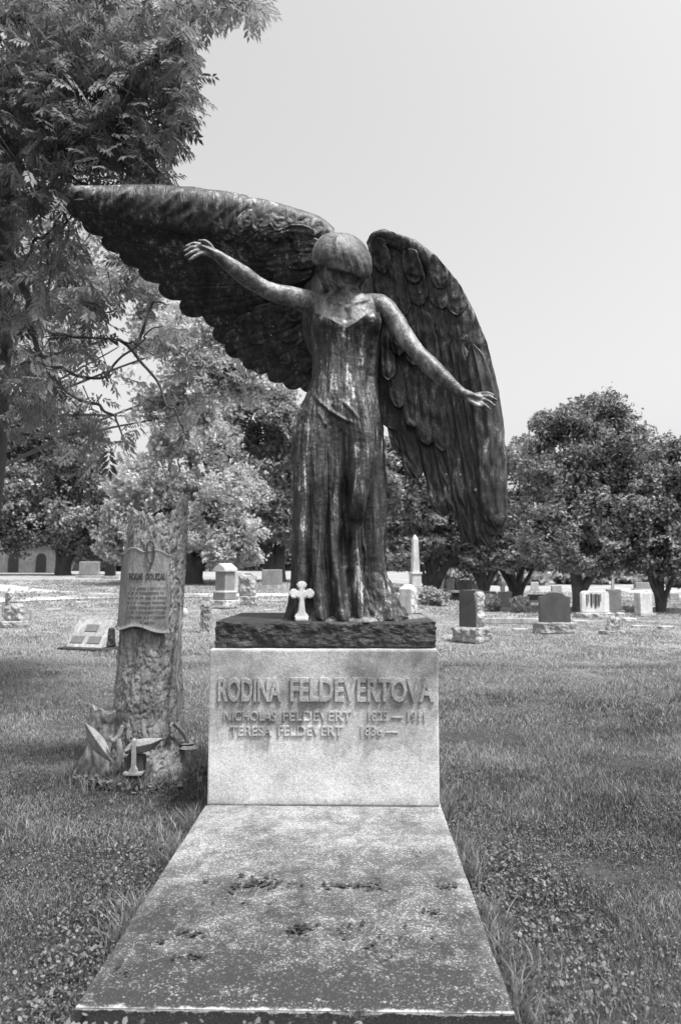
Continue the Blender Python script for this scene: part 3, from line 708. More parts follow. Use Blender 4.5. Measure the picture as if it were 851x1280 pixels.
for k, (b, t, w) in enumerate([((392, 455), (379, 487), 15), ((388, 440), (358, 483), 16), ((380, 430), (338, 474), 16), ((375, 420), (318, 461), 15), ((372, 412), (299, 445), 15), ((368, 405), (284, 428), 14),
                               ((398, 430), (372, 462), 14), ((392, 418), (352, 452), 14), ((384, 410), (332, 440), 14), ((376, 400), (312, 424), 13), ((368, 392), (296, 408), 13),
                               ((400, 405), (372, 434), 13), ((392, 398), (352, 424), 13), ((384, 390), (334, 410), 12), ((374, 382), (318, 396), 12),
                               ((402, 385), (380, 408), 12), ((392, 380), (360, 398), 12), ((380, 372), (342, 385), 11)]):
    c = ((b[0]+t[0])/2+4, (b[1]+t[1])/2+4); fl_(b, c, t, w, .09+.006*k, thick=.02, lift=.016, nl=26)
# under-coverts near the arm
for k, (b, t, w) in enumerate([((392, 345), (345, 352), 11), ((385, 330), (335, 336), 12), ((380, 318), (322, 322), 12), ((372, 305), (315, 309), 11), ((352, 300), (296, 302), 10), ((400, 330), (362, 335), 11), ((402, 312), (368, 312), 11), ((330, 296), (272, 298), 9), ((395, 300), (358, 296), 11)]):
    c = ((b[0]+t[0])/2, (b[1]+t[1])/2-3); fl_(b, c, t, w, .15+.004*k, thick=.02, lift=.016, nl=26)
# membrane
lead = smooth_path([(84, 243), (120, 240), (180, 243), (250, 250), (320, 258), (380, 272), (420, 292)], 60)
trail = smooth_path([(92, 256), (130, 296), (180, 336), (230, 375), (280, 420), (330, 462), (384, 482)], 60)
q = lead[:, None]*(1-s[..., None])+trail[:, None]*s[..., None]
A = SLf(q[..., 0], q[..., 1], .03+0*q[..., 0]); Bk = SLf(q[..., 0], q[..., 1], -.05+0*q[..., 0])
FL.append((np.concatenate([A.reshape(-1, 3), Bk.reshape(-1, 3)]), np.concatenate([g, g[:, ::-1]+n])))
# thick rolled leading edge with slanting barbs
cx = np.array([84, 92, 110, 140, 180, 220, 260, 300, 340, 375, 402, 418]); cy = np.array([240, 242, 246.5, 252, 257, 261, 265, 270, 278, 286, 292, 297.]); hh = np.array([4, 9, 15, 21, 26, 28.5, 29, 28, 26.5, 24, 20, 12.])
nl = 200; na = 60; X_ = np.interp(np.linspace(0, 1, nl), np.linspace(0, 1, 12), cx); 
cp = smooth_path(np.stack([cx, cy, hh], -1), nl); X_, CY, HH = cp[:, 0][:, None], cp[:, 1][:, None], np.maximum(cp[:, 2], .5)[:, None]
a = np.linspace(0, 2*PI, na, endpoint=False)[None]
py = CY-HH*np.sin(a); dep = .085*np.minimum(1, HH/14)*np.cos(a)
front = np.clip(np.cos(a), 0, 1)
hd = (X_*.9+(py-CY)*.75)
rel = front*(.016*fbm(np.stack([hd*.11, (py-CY)*.03-X_*.012, 0*hd], -1), 4, 19)+.006*np.sin((py-CY)/9+X_/60))
Yc = np.interp(X_, [70, 160, 250, 330, 430], [4.98, 5.05, 5.12, 5.20, 5.30])-.04+.035*np.sin(a)*-1
V = W(X_+0*a, py, Yc-dep-rel).reshape(-1, 3)
FL.append((V, gridf(nl, na, True)))
def SB(px, py, off):
    c_ = np.interp(px, cx, cy); h_ = np.interp(px, cx, hh); py = np.maximum(py, c_-h_*.93); u = np.clip((py-c_)/h_, -1, 1)
    return W(px, py, np.interp(px, [70, 160, 250, 330, 430], [4.98, 5.05, 5.12, 5.20, 5.30])-.04-.085*np.sqrt(1-u*u*.96)-off)
for k, (x, y, w, L, ang_) in enumerate([(392, 284, 12, 36, 2.7), (372, 275, 13, 38, 2.3), (350, 272, 13, 36, 2.0), (327, 273, 13, 36, 1.9), (352, 292, 10, 30, 2.6), (306, 276, 10, 34, 2.2), (330, 296, 9, 28, 2.6)]):
    dx, dy = math.cos(ang_), math.sin(ang_); FL.append(feather(SB, (x-dx*L*.5, y-dy*L*.5), (x, y-2), (x+dx*L*.5, y+dy*L*.5), w, -.004+.001*k, thick=.011, lift=.006, nl=24, seed=k))
FL.append(ellipsoid(W(408, 385, 5.34), (.20, .13, .46))); FL.append(ellipsoid(W(425, 345, 5.36), (.22, .12, .26)))
v, f = merge(FL); v = v+np.stack([.004*fbm(v*14, 3, 94), .006*fbm(v*11+7, 3, 95), .004*fbm(v*14+3, 3, 96)], -1)
part('wing', v, f, M['wing'], ang)

# ------------------------------------------------------------------ small white cross on the plinth
cr0 = W(377, 776, 4.70); cs = 4.70/F
crs = thing('white_cross', 'small white budded cross standing on the dark plinth at the angel\'s feet', 'cross', (cr0[0], 4.70, TOP), rz=.12)
def cross_outline():
    pts = []
    # lower shaft, flared foot
    half = [(9, 0), (8.5, 3), (4.5, 7), (3.8, 12), (3.0, 22), (3.2, 25)]
    R = half+[(6.5, 27), (7.5, 24.5), (9.5, 24), (10.5, 25.8), (12.5, 25.2), (14.2, 27.2), (14, 29.5), (16.4, 31), (14.3, 32.8), (14.2, 35.0), (12.4, 37), (10.5, 36.2), (9, 37.8), (7.2, 36.8), (6, 34.5), (3.4, 34.6),
             (3.2, 38), (5.4, 39.2), (6.3, 41), (5.2, 42.6), (6, 44.4), (4.2, 46), (2.2, 45.6), (0, 48)]
    L_ = [(-x, y) for x, y in R[::-1][1:]]
    return [(x*cs*1.02, y*cs*.97+.0) for x, y in R+L_]
bm = prism_bm(cross_outline(), .045, .006); bm_part('cross_body', bm, M['cross_white'], crs, (0, 0, .02))
block('cross_foot', (.085, .07, .026), M['cross_white'], crs, bev=.008)

# ------------------------------------------------------------------ tree-stump monument
SY = 5.72; smp = SY/F
st = thing('stump_monument', 'carved stone tree stump monument with a jagged broken top beside the angel', 'tombstone', (*W(190, 960, SY)[:2], 0))
SRW = [(610, 166, 234), (640, 164, 234.5), (660, 162, 234), (700, 159, 231), (740, 156.5, 228.5), (790, 153, 226), (820, 150, 226), (860, 146.5, 227), (900, 143, 228), (930, 140, 230), (955, 134, 233), (975, 127, 237), (1000, 120, 243)]
ztop = W(190, 640, SY)[2]
def trunk(phi, py):
    L = gx(SRW, py, 1); R_ = gx(SRW, py, 2); c = W((L+R_)/2, py, SY); a = (R_-L)/2*smp
    return c, a
nr, na = 330, 300
phi = np.linspace(-PI, PI, na, endpoint=False)[None]
# rim height in pixels against phi (phi=0 faces the viewer, +90deg = picture right)
rim = np.interp(np.degrees(phi), [-180, -150, -120, -95, -75, -55, -40, -25, -10, 5, 20, 35, 48, 60, 75, 90, 110, 135, 160, 180], [640, 642, 642, 640, 637, 640, 642, 645, 648, 650, 647, 652, 642, 628, 621, 622, 630, 640, 640, 640])
rim = rim+4*fbm(np.stack([phi*9, phi*0, phi*0], -1), 2, 3)
t = np.linspace(0, 1, nr)[:, None]; py = 1003+(rim-1003)*t
c, a = trunk(phi, py)
rootn = np.clip(np.cos((phi+.15)*3.0-.5), 0, 1)**2*sst(py, 925, 1000)*.10+np.clip(np.cos((phi-1.2)*1), 0, 1)**8*sst(py, 900, 1000)*.04
x0 = np.sin(phi); y0 = -np.cos(phi)
vec = np.stack([a*x0*1.0, a*y0, c[..., 2]], -1)
wz = .03*fbm(vec*5, 2, 131)
bark = fbm(np.stack([(vec[..., 0]+wz)*34, vec[..., 1]*34, vec[..., 2]*9], -1), 4, 101, .65)
plates = np.clip(np.abs(fbm(np.stack([(vec[..., 0]+wz)*30, vec[..., 1]*30, vec[..., 2]*9], -1), 3, 111, .6))*2.4, 0, .8)*np.clip(.6+np.abs(fbm(np.stack([vec[..., 0]*10, vec[..., 1]*10, (vec[..., 2]+wz)*26], -1), 2, 141))*2.2, 0, 1)
groove = np.clip(np.exp(-((phi+.35)**2)/.02)*np.exp(-((py-815)**2)/30**2)*.02, 0, 1)
r = 1+(rootn+.008*bark+.015*(plates-.5)-groove)/a
x = c[..., 0]+a*x0*r; y = SY+a*y0*r; z = c[..., 2]+0*x
outer = np.stack([x, y, z], -1)
# inside of the broken top
k = np.linspace(0, 1, 14)[:, None]
ri = outer[-1][None]; cen = np.stack([c[-1][:, 0]*0+c[-1][:, 0], np.full(na, SY), c[-1][:, 2]], -1)[None]
floor_z = W(190, 662, SY)[2]
kk = k[..., None]
inn_ = ri*(1-kk)+cen*kk; inn_[..., 2] = ri[..., 2]*(1-sst(k, .08, .5))+floor_z*sst(k, .08, .5)
inn_[1:, :, 2] += .015*fbm(inn_[1:]*14, 3, 5)
P = np.concatenate([outer, inn_[1:]], 0); part('trunk', P.reshape(-1, 3), gridf(len(P), na, True), M['stump'], st)
def on_trunk(phi, py, off):
    c, a = trunk(phi, py); phi = np.asarray(phi, float)
    return np.stack([c[..., 0]+(a+off)*np.sin(phi), SY-(a+off)*np.cos(phi), c[..., 2]+0*phi], -1)
# scroll sheet
nr, na = 90, 90; u = np.linspace(0, 1, na)[None]; w_ = np.linspace(0, 1, nr)[:, None]
lo = 782+3.0*np.sin(u*9)+2.5*u+3*u**6; hi = 686+10*np.abs(u-.45)**.8+2.2*np.sin(u*14)
py = lo+(hi-lo)*w_; phr = .66+.10*sst(py, 700, 790)+.03*np.sin(py/9); phl = -1.17+.03*np.sin(py/12)
phs = phl+(phr-phl)*u
curl = .018*np.exp(-((u-1)/.03)**2)+.004*np.exp(-(u/.03)**2)+.016*np.exp(-(w_/.03)**2)+.006*np.exp(-((w_-1)/.03)**2)
off = .028+curl+.004*fbm(np.stack([phs*3, py*.03, 0*py], -1), 3, 6)
A = on_trunk(phs, py, off); Bk = on_trunk(phs, py, off-.03)
g2 = gridf(nr, na); n2 = nr*na
rimq = []
idx = [(0, j) for j in range(na)]+[(i, na-1) for i in range(1, nr)]+[(nr-1, j) for j in range(na-2, -1, -1)]+[(i, 0) for i in range(nr-2, 0, -1)]
idn = [i*na+j for i, j in idx]; rimq = np.array([[idn[k], idn[(k+1) % len(idn)], idn[(k+1) % len(idn)]+n2, idn[k]+n2] for k in range(len(idn))])
part('scroll', np.concatenate([A.reshape(-1, 3), Bk.reshape(-1, 3)]), np.concatenate([g2, g2[:, ::-1]+n2, rimq]), M['scroll'], st)
def phi_at(px, py, off):
    """angle round the trunk and height (as trunk-row pixel) whose surface point shows at a pixel"""
    px = np.asarray(px, float); py = np.asarray(py, float); k = np.full(px.shape, .965); 
    for _ in range(8):
        qx = 446+(px-446)*k; qy = 714+(py-714)*k; L = gx(SRW, qy, 1); R_ = gx(SRW, qy, 2)
        ph = np.arcsin(np.clip((qx-(L+R_)/2)/((R_-L)/2+off/smp), -.99, .99)); k = 1-((R_-L)/2*smp+off)*np.cos(ph)/SY
    return ph, qy
def wrap_text(s, x0, x1, y0, y1, off=.030, depth=.006, bold=.01):
    v, f = text_verts(s, y1-y0, x1-x0, 1, bold)
    px = x0+v[:, 0]; py = y1-v[:, 2]; ph, py = phi_at(px, py, off); return on_trunk(ph, py, off+depth*(-v[:, 1])), f
for v, f in (wrap_text('EDDIE', 162, 179, 716.5, 724, bold=0), wrap_text('DOLEZAL', 183, 207, 716.5, 724, bold=0)): part('inscription', v, f, M['letter'], st, smooth=False)
for k, (yy, x0, x1) in enumerate([(734, 163, 208), (740, 161, 206), (746, 161, 209), (752, 160, 207), (758, 160, 209), (764, 160, 205), (770, 159, 207), (777, 176, 193)]):
    x = x0; L_ = []
    while x < x1:
        w = random.uniform(.6, 1.5); pts = []
        p0 = np.array([[x, yy], [x+w, yy], [x+w, yy+2.3], [x, yy+2.3]])
        ph, qy = phi_at(p0[:, 0], p0[:, 1], .028); p0[:, 1] = qy
        L_.append((np.concatenate([on_trunk(ph, p0[:, 1], .028), on_trunk(ph, p0[:, 1], .0335)]), [[0, 1, 2, 3], [4, 7, 6, 5], [0, 4, 5, 1], [1, 5, 6, 2], [2, 6, 7, 3], [3, 7, 4, 0]]))
        x += w+random.choice([.8, .8, 2.2])
    v, f = merge_l(L_); part('worn_inscription', v, f, M['letter_soft'], st, smooth=False)
# hanging clasp emblem above the name
def ring_on(pts, rad, mat_, name):
    Q = np.array([on_trunk(*phi_at(x, y, .045), .045) for x, y in pts]); v, f = tube(Q, np.full(len(Q), rad), 8, 70); part(name, v, f, mat_, st)
ring_on([(188.5, 705), (185, 700), (184, 690), (185, 680), (188.5, 676.5), (192, 680), (193, 690), (192, 700), (188.5, 705), (188.5, 710)], .006, M['letter'], 'emblem')
# smaller stump at its left foot
c0 = W(127, 965, 5.62); th = np.linspace(0, 2*PI, 90, endpoint=False)[None]; t = np.linspace(0, 1, 70)[:, None]
zz = -.03+t*(W(127, 884, 5.62)[2]+.03+.02*np.sin(th*2)+.015*np.sin(th*7)); aa = (.125+.10*(1-t)**4+.05*np.clip(np.cos(th-2.9), 0, 1)**4*(1-t)**3)
P = np.stack([c0[0]+.03*t+aa*np.cos(th), 5.62+aa*np.sin(th), zz], -1)
P[..., :2] += ((.03*np.abs(fbm(P*np.array([14, 14, 6]), 3, 121))-.01)[..., None]*np.stack([np.cos(th)+0*t, np.sin(th)+0*t], -1))
tp = P[-1][None]; cc = tp.mean(1, keepdims=True); k = np.array([.15, .3, .6, 1])[:, None, None]; cap_ = tp*(1-k)+cc*k; cap_[1:, :, 2] -= .03
P = np.concatenate([P, cap_]); part('side_stump', P.reshape(-1, 3), gridf(len(P), 90, True), M['stump'], st)
# carved leaves, sprout, fungus shelf, axe
def leaf_shape(pts, ws, Y, mat_, name, cup=.03, nw=11):
    D = smooth_path(np.hstack([np.array(pts, float), np.array(ws, float)[:, None]]), 30); T = np.gradient(D[:, :2], axis=0); T /= np.linalg.norm(T, axis=1)[:, None]; Nn = np.stack([-T[:, 1], T[:, 0]], -1)
    s = np.linspace(-1, 1, nw)[None]; q = D[:, None, :2]+Nn[:, None]*(s*np.maximum(D[:, 2:3], .2))[..., None]
    off = -cup*(s**2)+.03+.012*np.exp(-(s/.15)**2)
    Yv = Y[0]+(Y[1]-Y[0])*np.linspace(0, 1, 30)[:, None]
    A = W(q[..., 0], q[..., 1], Yv-off); Bk = W(q[..., 0], q[..., 1], Yv-off+.022); g = gridf(30, nw); n = 30*nw
    idn = [i*nw+j for i, j in [(0, j) for j in range(nw)]+[(i, nw-1) for i in range(1, 30)]+[(29, j) for j in range(nw-2, -1, -1)]+[(i, 0) for i in range(28, 0, -1)]]
    rq = np.array([[idn[k], idn[(k+1) % len(idn)], idn[(k+1) % len(idn)]+n, idn[k]+n] for k in range(len(idn))])
    return part(name, np.concatenate([A.reshape(-1, 3), Bk.reshape(-1, 3)]), np.concatenate([g, g[:, ::-1]+n, rq]), mat_, st)
leaf_shape([(107, 904), (115, 917), (126, 933), (139, 950)], [.6, 7, 9, 3], (5.42, 5.40), M['scroll'], 'carved_leaf')
leaf_shape([(156, 940), (170, 934), (188, 930), (204, 923)], [3, 8.5, 7.5, .6], (5.38, 5.36), M['scroll'], 'carved_leaf')
v, f = tube([W(136, 984, 5.42), W(146, 962, 5.37), W(150, 940, 5.36), W(148, 922, 5.36), W(153, 908, 5.38)], [.012, .022, .024, .02, .012], 12, 50); part('carved_stem', v, f, M['stump'], st)
v, f = tube([W(138, 921, 5.36), W(143, 926, 5.35), W(150, 918, 5.36), W(155, 908, 5.37)], [.006, .02, .018, .006], 12, 40); part('carved_stem', v, f, M['stump'], st)
v, f = tube([W(144, 955, 5.38), W(138, 948, 5.38), W(133, 940, 5.40)], [.014, .012, .01], 10, 24); part('carved_stem', v, f, M['stump'], st)
for i, (x0, x1, yy, Y) in enumerate([(226, 246, 935, 5.62), (224, 241, 929, 5.64)]):
    c0 = W((x0+x1)/2, yy, Y); th = np.linspace(0, 2*PI, 40, endpoint=False)[None]; t = np.linspace(0, 1, 12)[:, None]; R1 = (x1-x0)/2*smp*1.2
    top = np.stack([c0[0]+R1*t*np.cos(th), Y+R1*.8*t*np.sin(th), c0[2]+.012*np.sin(t*12)+.01+0*th], -1); bot = np.stack([c0[0]+R1*(1-t)*np.cos(th), Y+R1*.8*(1-t)*np.sin(th), c0[2]-.02*t+0*th], -1)
    part('shelf_fungus', np.concatenate([top, bot]).reshape(-1, 3), gridf(24, 40, True), M['scroll'], st)
v, f = tube([W(236, 930, 5.62), W(228, 915, 5.58), W(217, 905, 5.5), W(213, 908, 5.44)], [.014, .016, .012, .008], 10, 40); part('carved_stem', v, f, M['stump'], st)
v, f = tube([W(222, 900, 5.47), W(224, 870, 5.48), W(221, 845, 5.5), W(224, 800, 5.55), W(226, 760, 5.6)], [.012, .013, .01, .011, .007], 10, 70); part('carved_vine', v, f, M['stump'], st)
ax = W(167, 962, 5.33)
bm = prism_bm([(-.033, 0), (.033, 0), (.026, .035), (.014, .05), (.016, .245), (-.012, .25), (-.014, .05), (-.026, .035)], .045, .006); bm_part('axe_handle', bm, M['pale_stone'], st, tuple(np.array([ax[0], 5.33, ax[2]-.03])-np.array(st.location)))
bm = prism_bm([(-.065, 0), (.065, 0), (.075, .022), (-.075, .022)], .09, .005); bm_part('axe_head', bm, M['scroll'], st, tuple(np.array([ax[0], 5.35, ax[2]-.04])-np.array(st.location)))
block('axe_socket', (.13, .12, .22), M['letter'], st, tuple(np.array([ax[0], 5.42, 0])-np.array(st.location)), bev=.02)

# ------------------------------------------------------------------ other graves
def at(px, py): return G(px, py)
def sc(p): return p[1]/F
# 1 pillar stone, dark face and broken side
p = at(589, 803); k = sc(p)
t_ = thing('headstone', 'square pillar headstone, dark front and broken pale side, nearest right of the angel', 'headstone', p, rz=-.62)
rock('base', (44*k*.78, 44*k*.75, 19*k), M['rough_stone'], t_, rough=.05, fr=6, n=14, seed=3)
rock('tablet', (31*k*.75, 28*k*.72, 46*k), M['dark_stone'], t_, (0, 0, 18*k), rough=.0, fr=7, n=6, faces='', seed=9, edge=.012, taper=(.97, .97))
rock('broken_side', (5*k, 27*k*.72, 43*k), M['pale_stone'], t_, (31*k*.375-1*k, 0, 19*k), rough=.05, fr=7, n=18, faces='X', seed=9)
# 2 arched dark stone
p = at(693, 792); k = sc(p)
t_ = thing('headstone', 'dark headstone with a curved shouldered top on a rough pale base', 'headstone', p, rz=-.05)
rock('base', (48*k, 15*k, 14*k), M['rough_stone'], t_, rough=.035, fr=7, n=16, seed=13)
w, h = 37*k, 37*k
ol = [(-w/2, 0), (w/2, 0), (w/2, h*.84), (w*.33, h*.87)]+[(w*.33*math.cos(a), h*.87+h*.13*math.sin(a)) for a in np.linspace(.1, PI-.1, 12)]+[(-w*.33, h*.87), (-w/2, h*.84)]
bm_part('tablet', prism_bm(ol, 9*k, .01), M['dark_stone'], t_, (0, 0, 13.5*k))
# 3 broken leaning stone
p = at(764, 793); k = sc(p)
t_ = thing('headstone', 'small pale broken headstone leaning on a low base before the streaked white stone', 'headstone', p, rz=.3)
rock('base', (26*k, 18*k, 5*k), M['rough_stone'], t_, rough=.02, fr=9, n=10, seed=14)
rock('tablet', (17*k, 9*k, 17*k), M['pale_stone'], t_, (1*k, 0, 4*k), rough=.03, fr=7, n=12, rot=(.25, .12, 0), seed=15, taper=(.55, .8), keep_top=False)
# 4 streaked white stone
p = at(743, 773); k = sc(p)
t_ = thing('headstone', 'wide white headstone stained by black vertical streaks on a rough pale base', 'headstone', p, rz=-.1)
rock('base', (42*k, 17*k, 7*k), M['pale_stone'], t_, rough=.05, fr=4, n=14, seed=16)
w, h = 33*k, 27*k
bm_part('tablet', prism_bm([(-w/2, 0), (w/2, 0), (w/2, h*.9), (w*.4, h*.98), (-w*.4, h*.98), (-w/2, h*.9)], 9*k, .02), M['streak_stone'], t_, (0, 0, 7*k))
sm = mat('black_run_marks', stone(.03, .07, .2))
L_ = []
for i, (x, ww, hh_) in enumerate([(-.30, .9, .62), (-.24, .5, .45), (-.14, 1.3, .70), (-.07, .5, .5), (.0, 1.2, .72), (.06, .6, .66), (.13, 1.2, .60), (.2, .5, .38)]):
    x *= w; ww *= k; hh_ *= h; top = h*(.84+.02*(i % 3))
    xs_ = [x-ww, x-ww*.9, x-ww*.3, x+ww*.1, x+ww*.5, x+ww*.9, x+ww]; zs_ = [top, top-hh_*.8, top-hh_, top-hh_*.86, top-hh_*.97, top-hh_*.7, top-.02*h]
    L_.append((np.array([[a, -4.5*k-.004-.0005*i, b+7*k] for a, b in zip(xs_, zs_)]+[[a, -4.5*k+.02, b+7*k] for a, b in zip(xs_, zs_)]), [[0, 1, 2, 3, 4, 5, 6]]+[[a, a+7, (a+1) % 7+7, (a+1) % 7] for a in range(7)]))
v, f = merge_l(L_); part('stain_streaks', v, f, sm, t_, False, world=False)
# 5 dark stone behind with
p = at(767, 768); k = sc(p)
t_ = thing('headstone', 'squat grey headstone half hidden behind the streaked white one', 'headstone', p, rz=-.15)
block('base', (24*k, 12*k, 5*k), M['mid_stone'], t_); block('tablet', (17*k, 8*k, 26*k), M['mid_stone'], t_, (0, 0, 5*k), bev=.03)
# 6 white block with dark side
p = at(804, 770); k = sc(p)
t_ = thing('headstone', 'plain white block headstone with one dark side face, rightmost upright stone', 'headstone', p, rz=.45)
block('base', (24*k, 15*k, 3.5*k), M['pale_stone'], t_); block('tablet', (20*k, 10*k, 25*k), M['white_stone'], t_, (0, 0, 3.5*k), bev=.02)
# small spire behind it
p = at(766, 757); k = sc(p)
t_ = thing('spire_monument', 'tiny white pointed spire monument far back between the right-hand trees', 'monument', p)
block('base', (9*k, 9*k, 16*k), M['white_stone'], t_); block('spire', (4.5*k, 4.5*k, 22*k), M['white_stone'], t_, (0, 0, 16*k), taper=(.15, .15), bev=.005)
# flat markers
for (px, py, w, h, lb) in [(650, 789, 19, 3.2, 'flat pale marker in the grass just left of the shouldered dark headstone'), (724, 779, 17, 3.5, 'flat pale marker in the grass between shouldered dark stone and streaked white stone'),
                           (786, 777, 15, 4.5, 'low white marker in the grass between broken stone and white block'), (798, 784, 17, 2.5, 'thin flat marker sunk in the grass right of the broken stone'),
                           (832, 787, 17, 4.5, 'low pale marker near the right edge of the lawn'), (775, 770, 9, 4, 'small white marker beside the white block headstone'),
                           (68, 764, 21, 3, 'flat pale marker on the lawn behind the sloped plaque stone'), (103, 754, 15, 2.5, 'faint flat marker near the road on the left'), (337, 764, 14, 2.5, 'flat white marker behind the plinth on the left'), (350, 752, 26, 2, 'thin flat white marker near the road right of the block on the stone base')]:
    p = at(px, py); k = sc(p); t_ = thing('grave_marker', lb, 'grave marker', p, rz=random.uniform(-.15, .15), group='low flat grave markers in the lawn')
    rock('marker_stone', (w*k, 9*k, h*k+.03), M['pale_stone'] if px not in (786, 775) else M['white_stone'], t_, (0, 0, -.03), rough=.012, fr=8, n=6, seed=int(px))
# long kerb
p = at(640, 780); k = sc(p)
t_ = thing('grave_kerb', 'long low pale stone kerb running behind the shouldered dark headstone', 'kerb', p, rz=-.03)
block('kerb_stone', (72*k, 5*k, 7*k), M['pale_stone'], t_, bev=.02)
# 8 stone between bushes
p = at(631, 763); k = sc(p)
t_ = thing('headstone', 'plain grey headstone standing between two flowering bushes', 'headstone', p)
block('base', (20*k, 9*k, 4*k), M['pale_stone'], t_); block('tablet', (17*k, 6*k, 19*k), M['mid_stone'], t_, (0, 0, 4*k), bev=.03)
# pale cross-like monument
p = at(628, 744); k = sc(p)
t_ = thing('monument', 'pale far monument with a rounded head on a thin neck, behind the bushes', 'monument', p)
block('shaft', (5*k, 5*k, 12*k), M['white_stone'], t_); v, f = ellipsoid((0, 0, 14*k), (6.5*k, 3*k, 4.5*k)); part('head', v, f, M['white_stone'], t_, world=False)
# obelisk
p = at(519, 748); k = sc(p)
t_ = thing('obelisk', 'slender white stone obelisk on a square stepped base, right of the gown', 'obelisk', p, rz=.3)
block('base', (17*k, 17*k, 14*k), M['pale_stone'], t_, bev=.04); block('pedestal_block', (12*k, 12*k, 16*k), M['white_stone'], t_, (0, 0, 14*k), bev=.03)
block('cap', (14*k, 14*k, 3*k), M['white_stone'], t_, (0, 0, 29.5*k), bev=.03)
block('shaft', (9*k, 9*k, 42*k), M['white_stone'], t_, (0, 0, 32*k), taper=(.72, .72), bev=.03); block('tip', (6.3*k, 6.3*k, 5*k), M['white_stone'], t_, (0, 0, 74*k-.002), taper=(.2, .2), bev=.01)
# rough white pillar
p = at(510, 779); k = sc(p)
t_ = thing('headstone', 'short white pillar headstone with a pyramid cap beside the hem of the gown', 'headstone', p, rz=-.5)
block('base', (24*k, 22*k, 6*k), M['white_stone'], t_, bev=.03); rock('shaft', (17*k, 17*k, 36*k), M['white_stone'], t_, (0, 0, 6*k), rough=.03, fr=8, n=14, faces='XY', seed=33)
block('cap', (18*k, 18*k, 6*k), M['white_stone'], t_, (0, 0, 41.5*k), taper=(.4, .4), bev=.02)
# bench-like dark tomb and the far row between trunks
p = at(572, 751); k = sc(p)
t_ = thing('table_tomb', 'dark low table tomb with a pale top under the trees right of the obelisk', 'tomb', p, rz=.2)
block('base', (18*k, 12*k, 4*k), M['black_stone'], t_); block('body', (14*k, 9*k, 6*k), M['black_stone'], t_, (0, 0, 4*k)); block('top', (21*k, 13*k, 2.5*k), M['mid_stone'], t_, (0, 0, 10*k))
for i, (px, py, w, h, m, lb) in enumerate([(549, 742, 10, 14, 'mid_stone', 'small dark headstone far back, left of the table tomb'), (563, 741, 9, 16, 'pale_stone', 'narrow pale headstone far back behind the table tomb'), (577, 741, 14, 14, 'pale_stone', 'wide pale headstone far back above the table tomb'),
        (586, 742, 8, 15, 'white_stone', 'narrow white headstone far back just right of the table tomb'), (597, 742, 6, 15, 'white_stone', 'thin pointed white headstone at the foot of the dark trees'), (609, 749, 22, 8, 'pale_stone', 'long low pale stone behind the left bush'),
        (670, 752, 22, 7, 'dark_stone', 'long low dark stone beside the right-hand bush'), (695, 742, 13, 8, 'pale_stone', 'pale far headstone seen under the big tree, left of its trunk'), (842, 752, 12, 9, 'pale_stone', 'pale low headstone past the last tree on the right'),
        (803, 738, 24, 8, 'mid_stone', 'grey wide headstone under the trees behind the white block'), (668, 739, 10, 9, 'white_stone', 'small white headstone under the trees, left of the big trunk'), (640, 741, 9, 9, 'pale_stone', 'small pale headstone between the trunks behind the bushes'),
        (310, 727, 9, 8, 'mid_stone', 'small grey headstone under the trees behind the stone base block')]):
    p = at(px, py); k = sc(p); t_ = thing('headstone', lb, 'headstone', p, rz=random.uniform(-.3, .3), group='far headstones under the trees')
    block('tablet', (w*k, 5*k, h*k), M[m], t_, (0, 0, 1.8*k), bev=.05, taper=(.6 if px == 597 else .96, 1)); block('base', (w*k*1.25, 7*k, 2*k), M['pale_stone'], t_, bev=.02)
# left side stones
p = at(18, 784); k = sc(p)
t_ = thing('headstone', 'rough rustic pale headstone carved like a log on a wide base, at the left edge', 'headstone', p, rz=.25)
rock('base', (29*k, 16*k, 8*k), M['pale_stone'], t_, rough=.03, fr=6, n=12, seed=41)
rock('tablet', (19*k, 11*k, 40*k), M['pale_stone'], t_, (0, 0, 7*k), rough=.06, fr=6, n=18, seed=42, faces='xXyY', keep_top=False)
p = at(39, 776); k = sc(p)
t_ = thing('marker_post', 'short faint pale post right of the rustic headstone', 'post', p); block('post', (3.5*k, 3.5*k, 14*k), M['pale_stone'], t_, bev=.01)
# wedge with plaques
p = at(114, 812); k = sc(p)
t_ = thing('plaque_stone', 'sloped wedge-shaped headstone with three dark plaques on its pale face', 'headstone', p, rz=-.30)
rock('base', (66*k, 40*k, 5*k), M['plinth'], t_, (0, 0, -.02), rough=.03, fr=7, n=14, seed=51)
h = 33*k; dd = 30*k; w = 52*k
bm = bmesh.new()
q = [(-w/2, -dd/2, 0), (w/2, -dd/2, 0), (w/2, dd/2, 0), (-w/2, dd/2, 0), (-w/2, dd*.32, h), (w/2, dd*.32, h), (w/2, dd/2, h*.94), (-w/2, dd/2, h*.94)]
vs = [bm.verts.new(c) for c in q]
for fi in ((0, 1, 5, 4), (1, 2, 6, 5), (3, 0, 4, 7), (4, 5, 6, 7), (2, 3, 7, 6), (3, 2, 1, 0)): bm.faces.new([vs[i] for i in fi])
bmesh.ops.bevel(bm, geom=bm.edges[:], offset=.012, segments=2, affect='EDGES')
bm_part('wedge', bm, M['pale_stone'], t_, (0, 0, 5*k-.02))
sl_a = math.atan2(h, dd*.82)
for (u, vv) in ((0, .68), (-.26, .27), (.22, .27)):
    y_ = -dd/2+dd*.82*vv; z_ = h*vv
    block('plaque', (18*k, 10*k, .014), M['bronze_plate'], t_, (u*w, y_, 5*k-.02+z_), rot=(sl_a, 0, 0), bev=.003)
rock('broken_side', (.05, dd*.5, h*.72), M['plinth'], t_, (w/2+.012, dd*.12, 5*k-.02), rough=.02, fr=9, n=10, seed=52, taper=(1, .55))
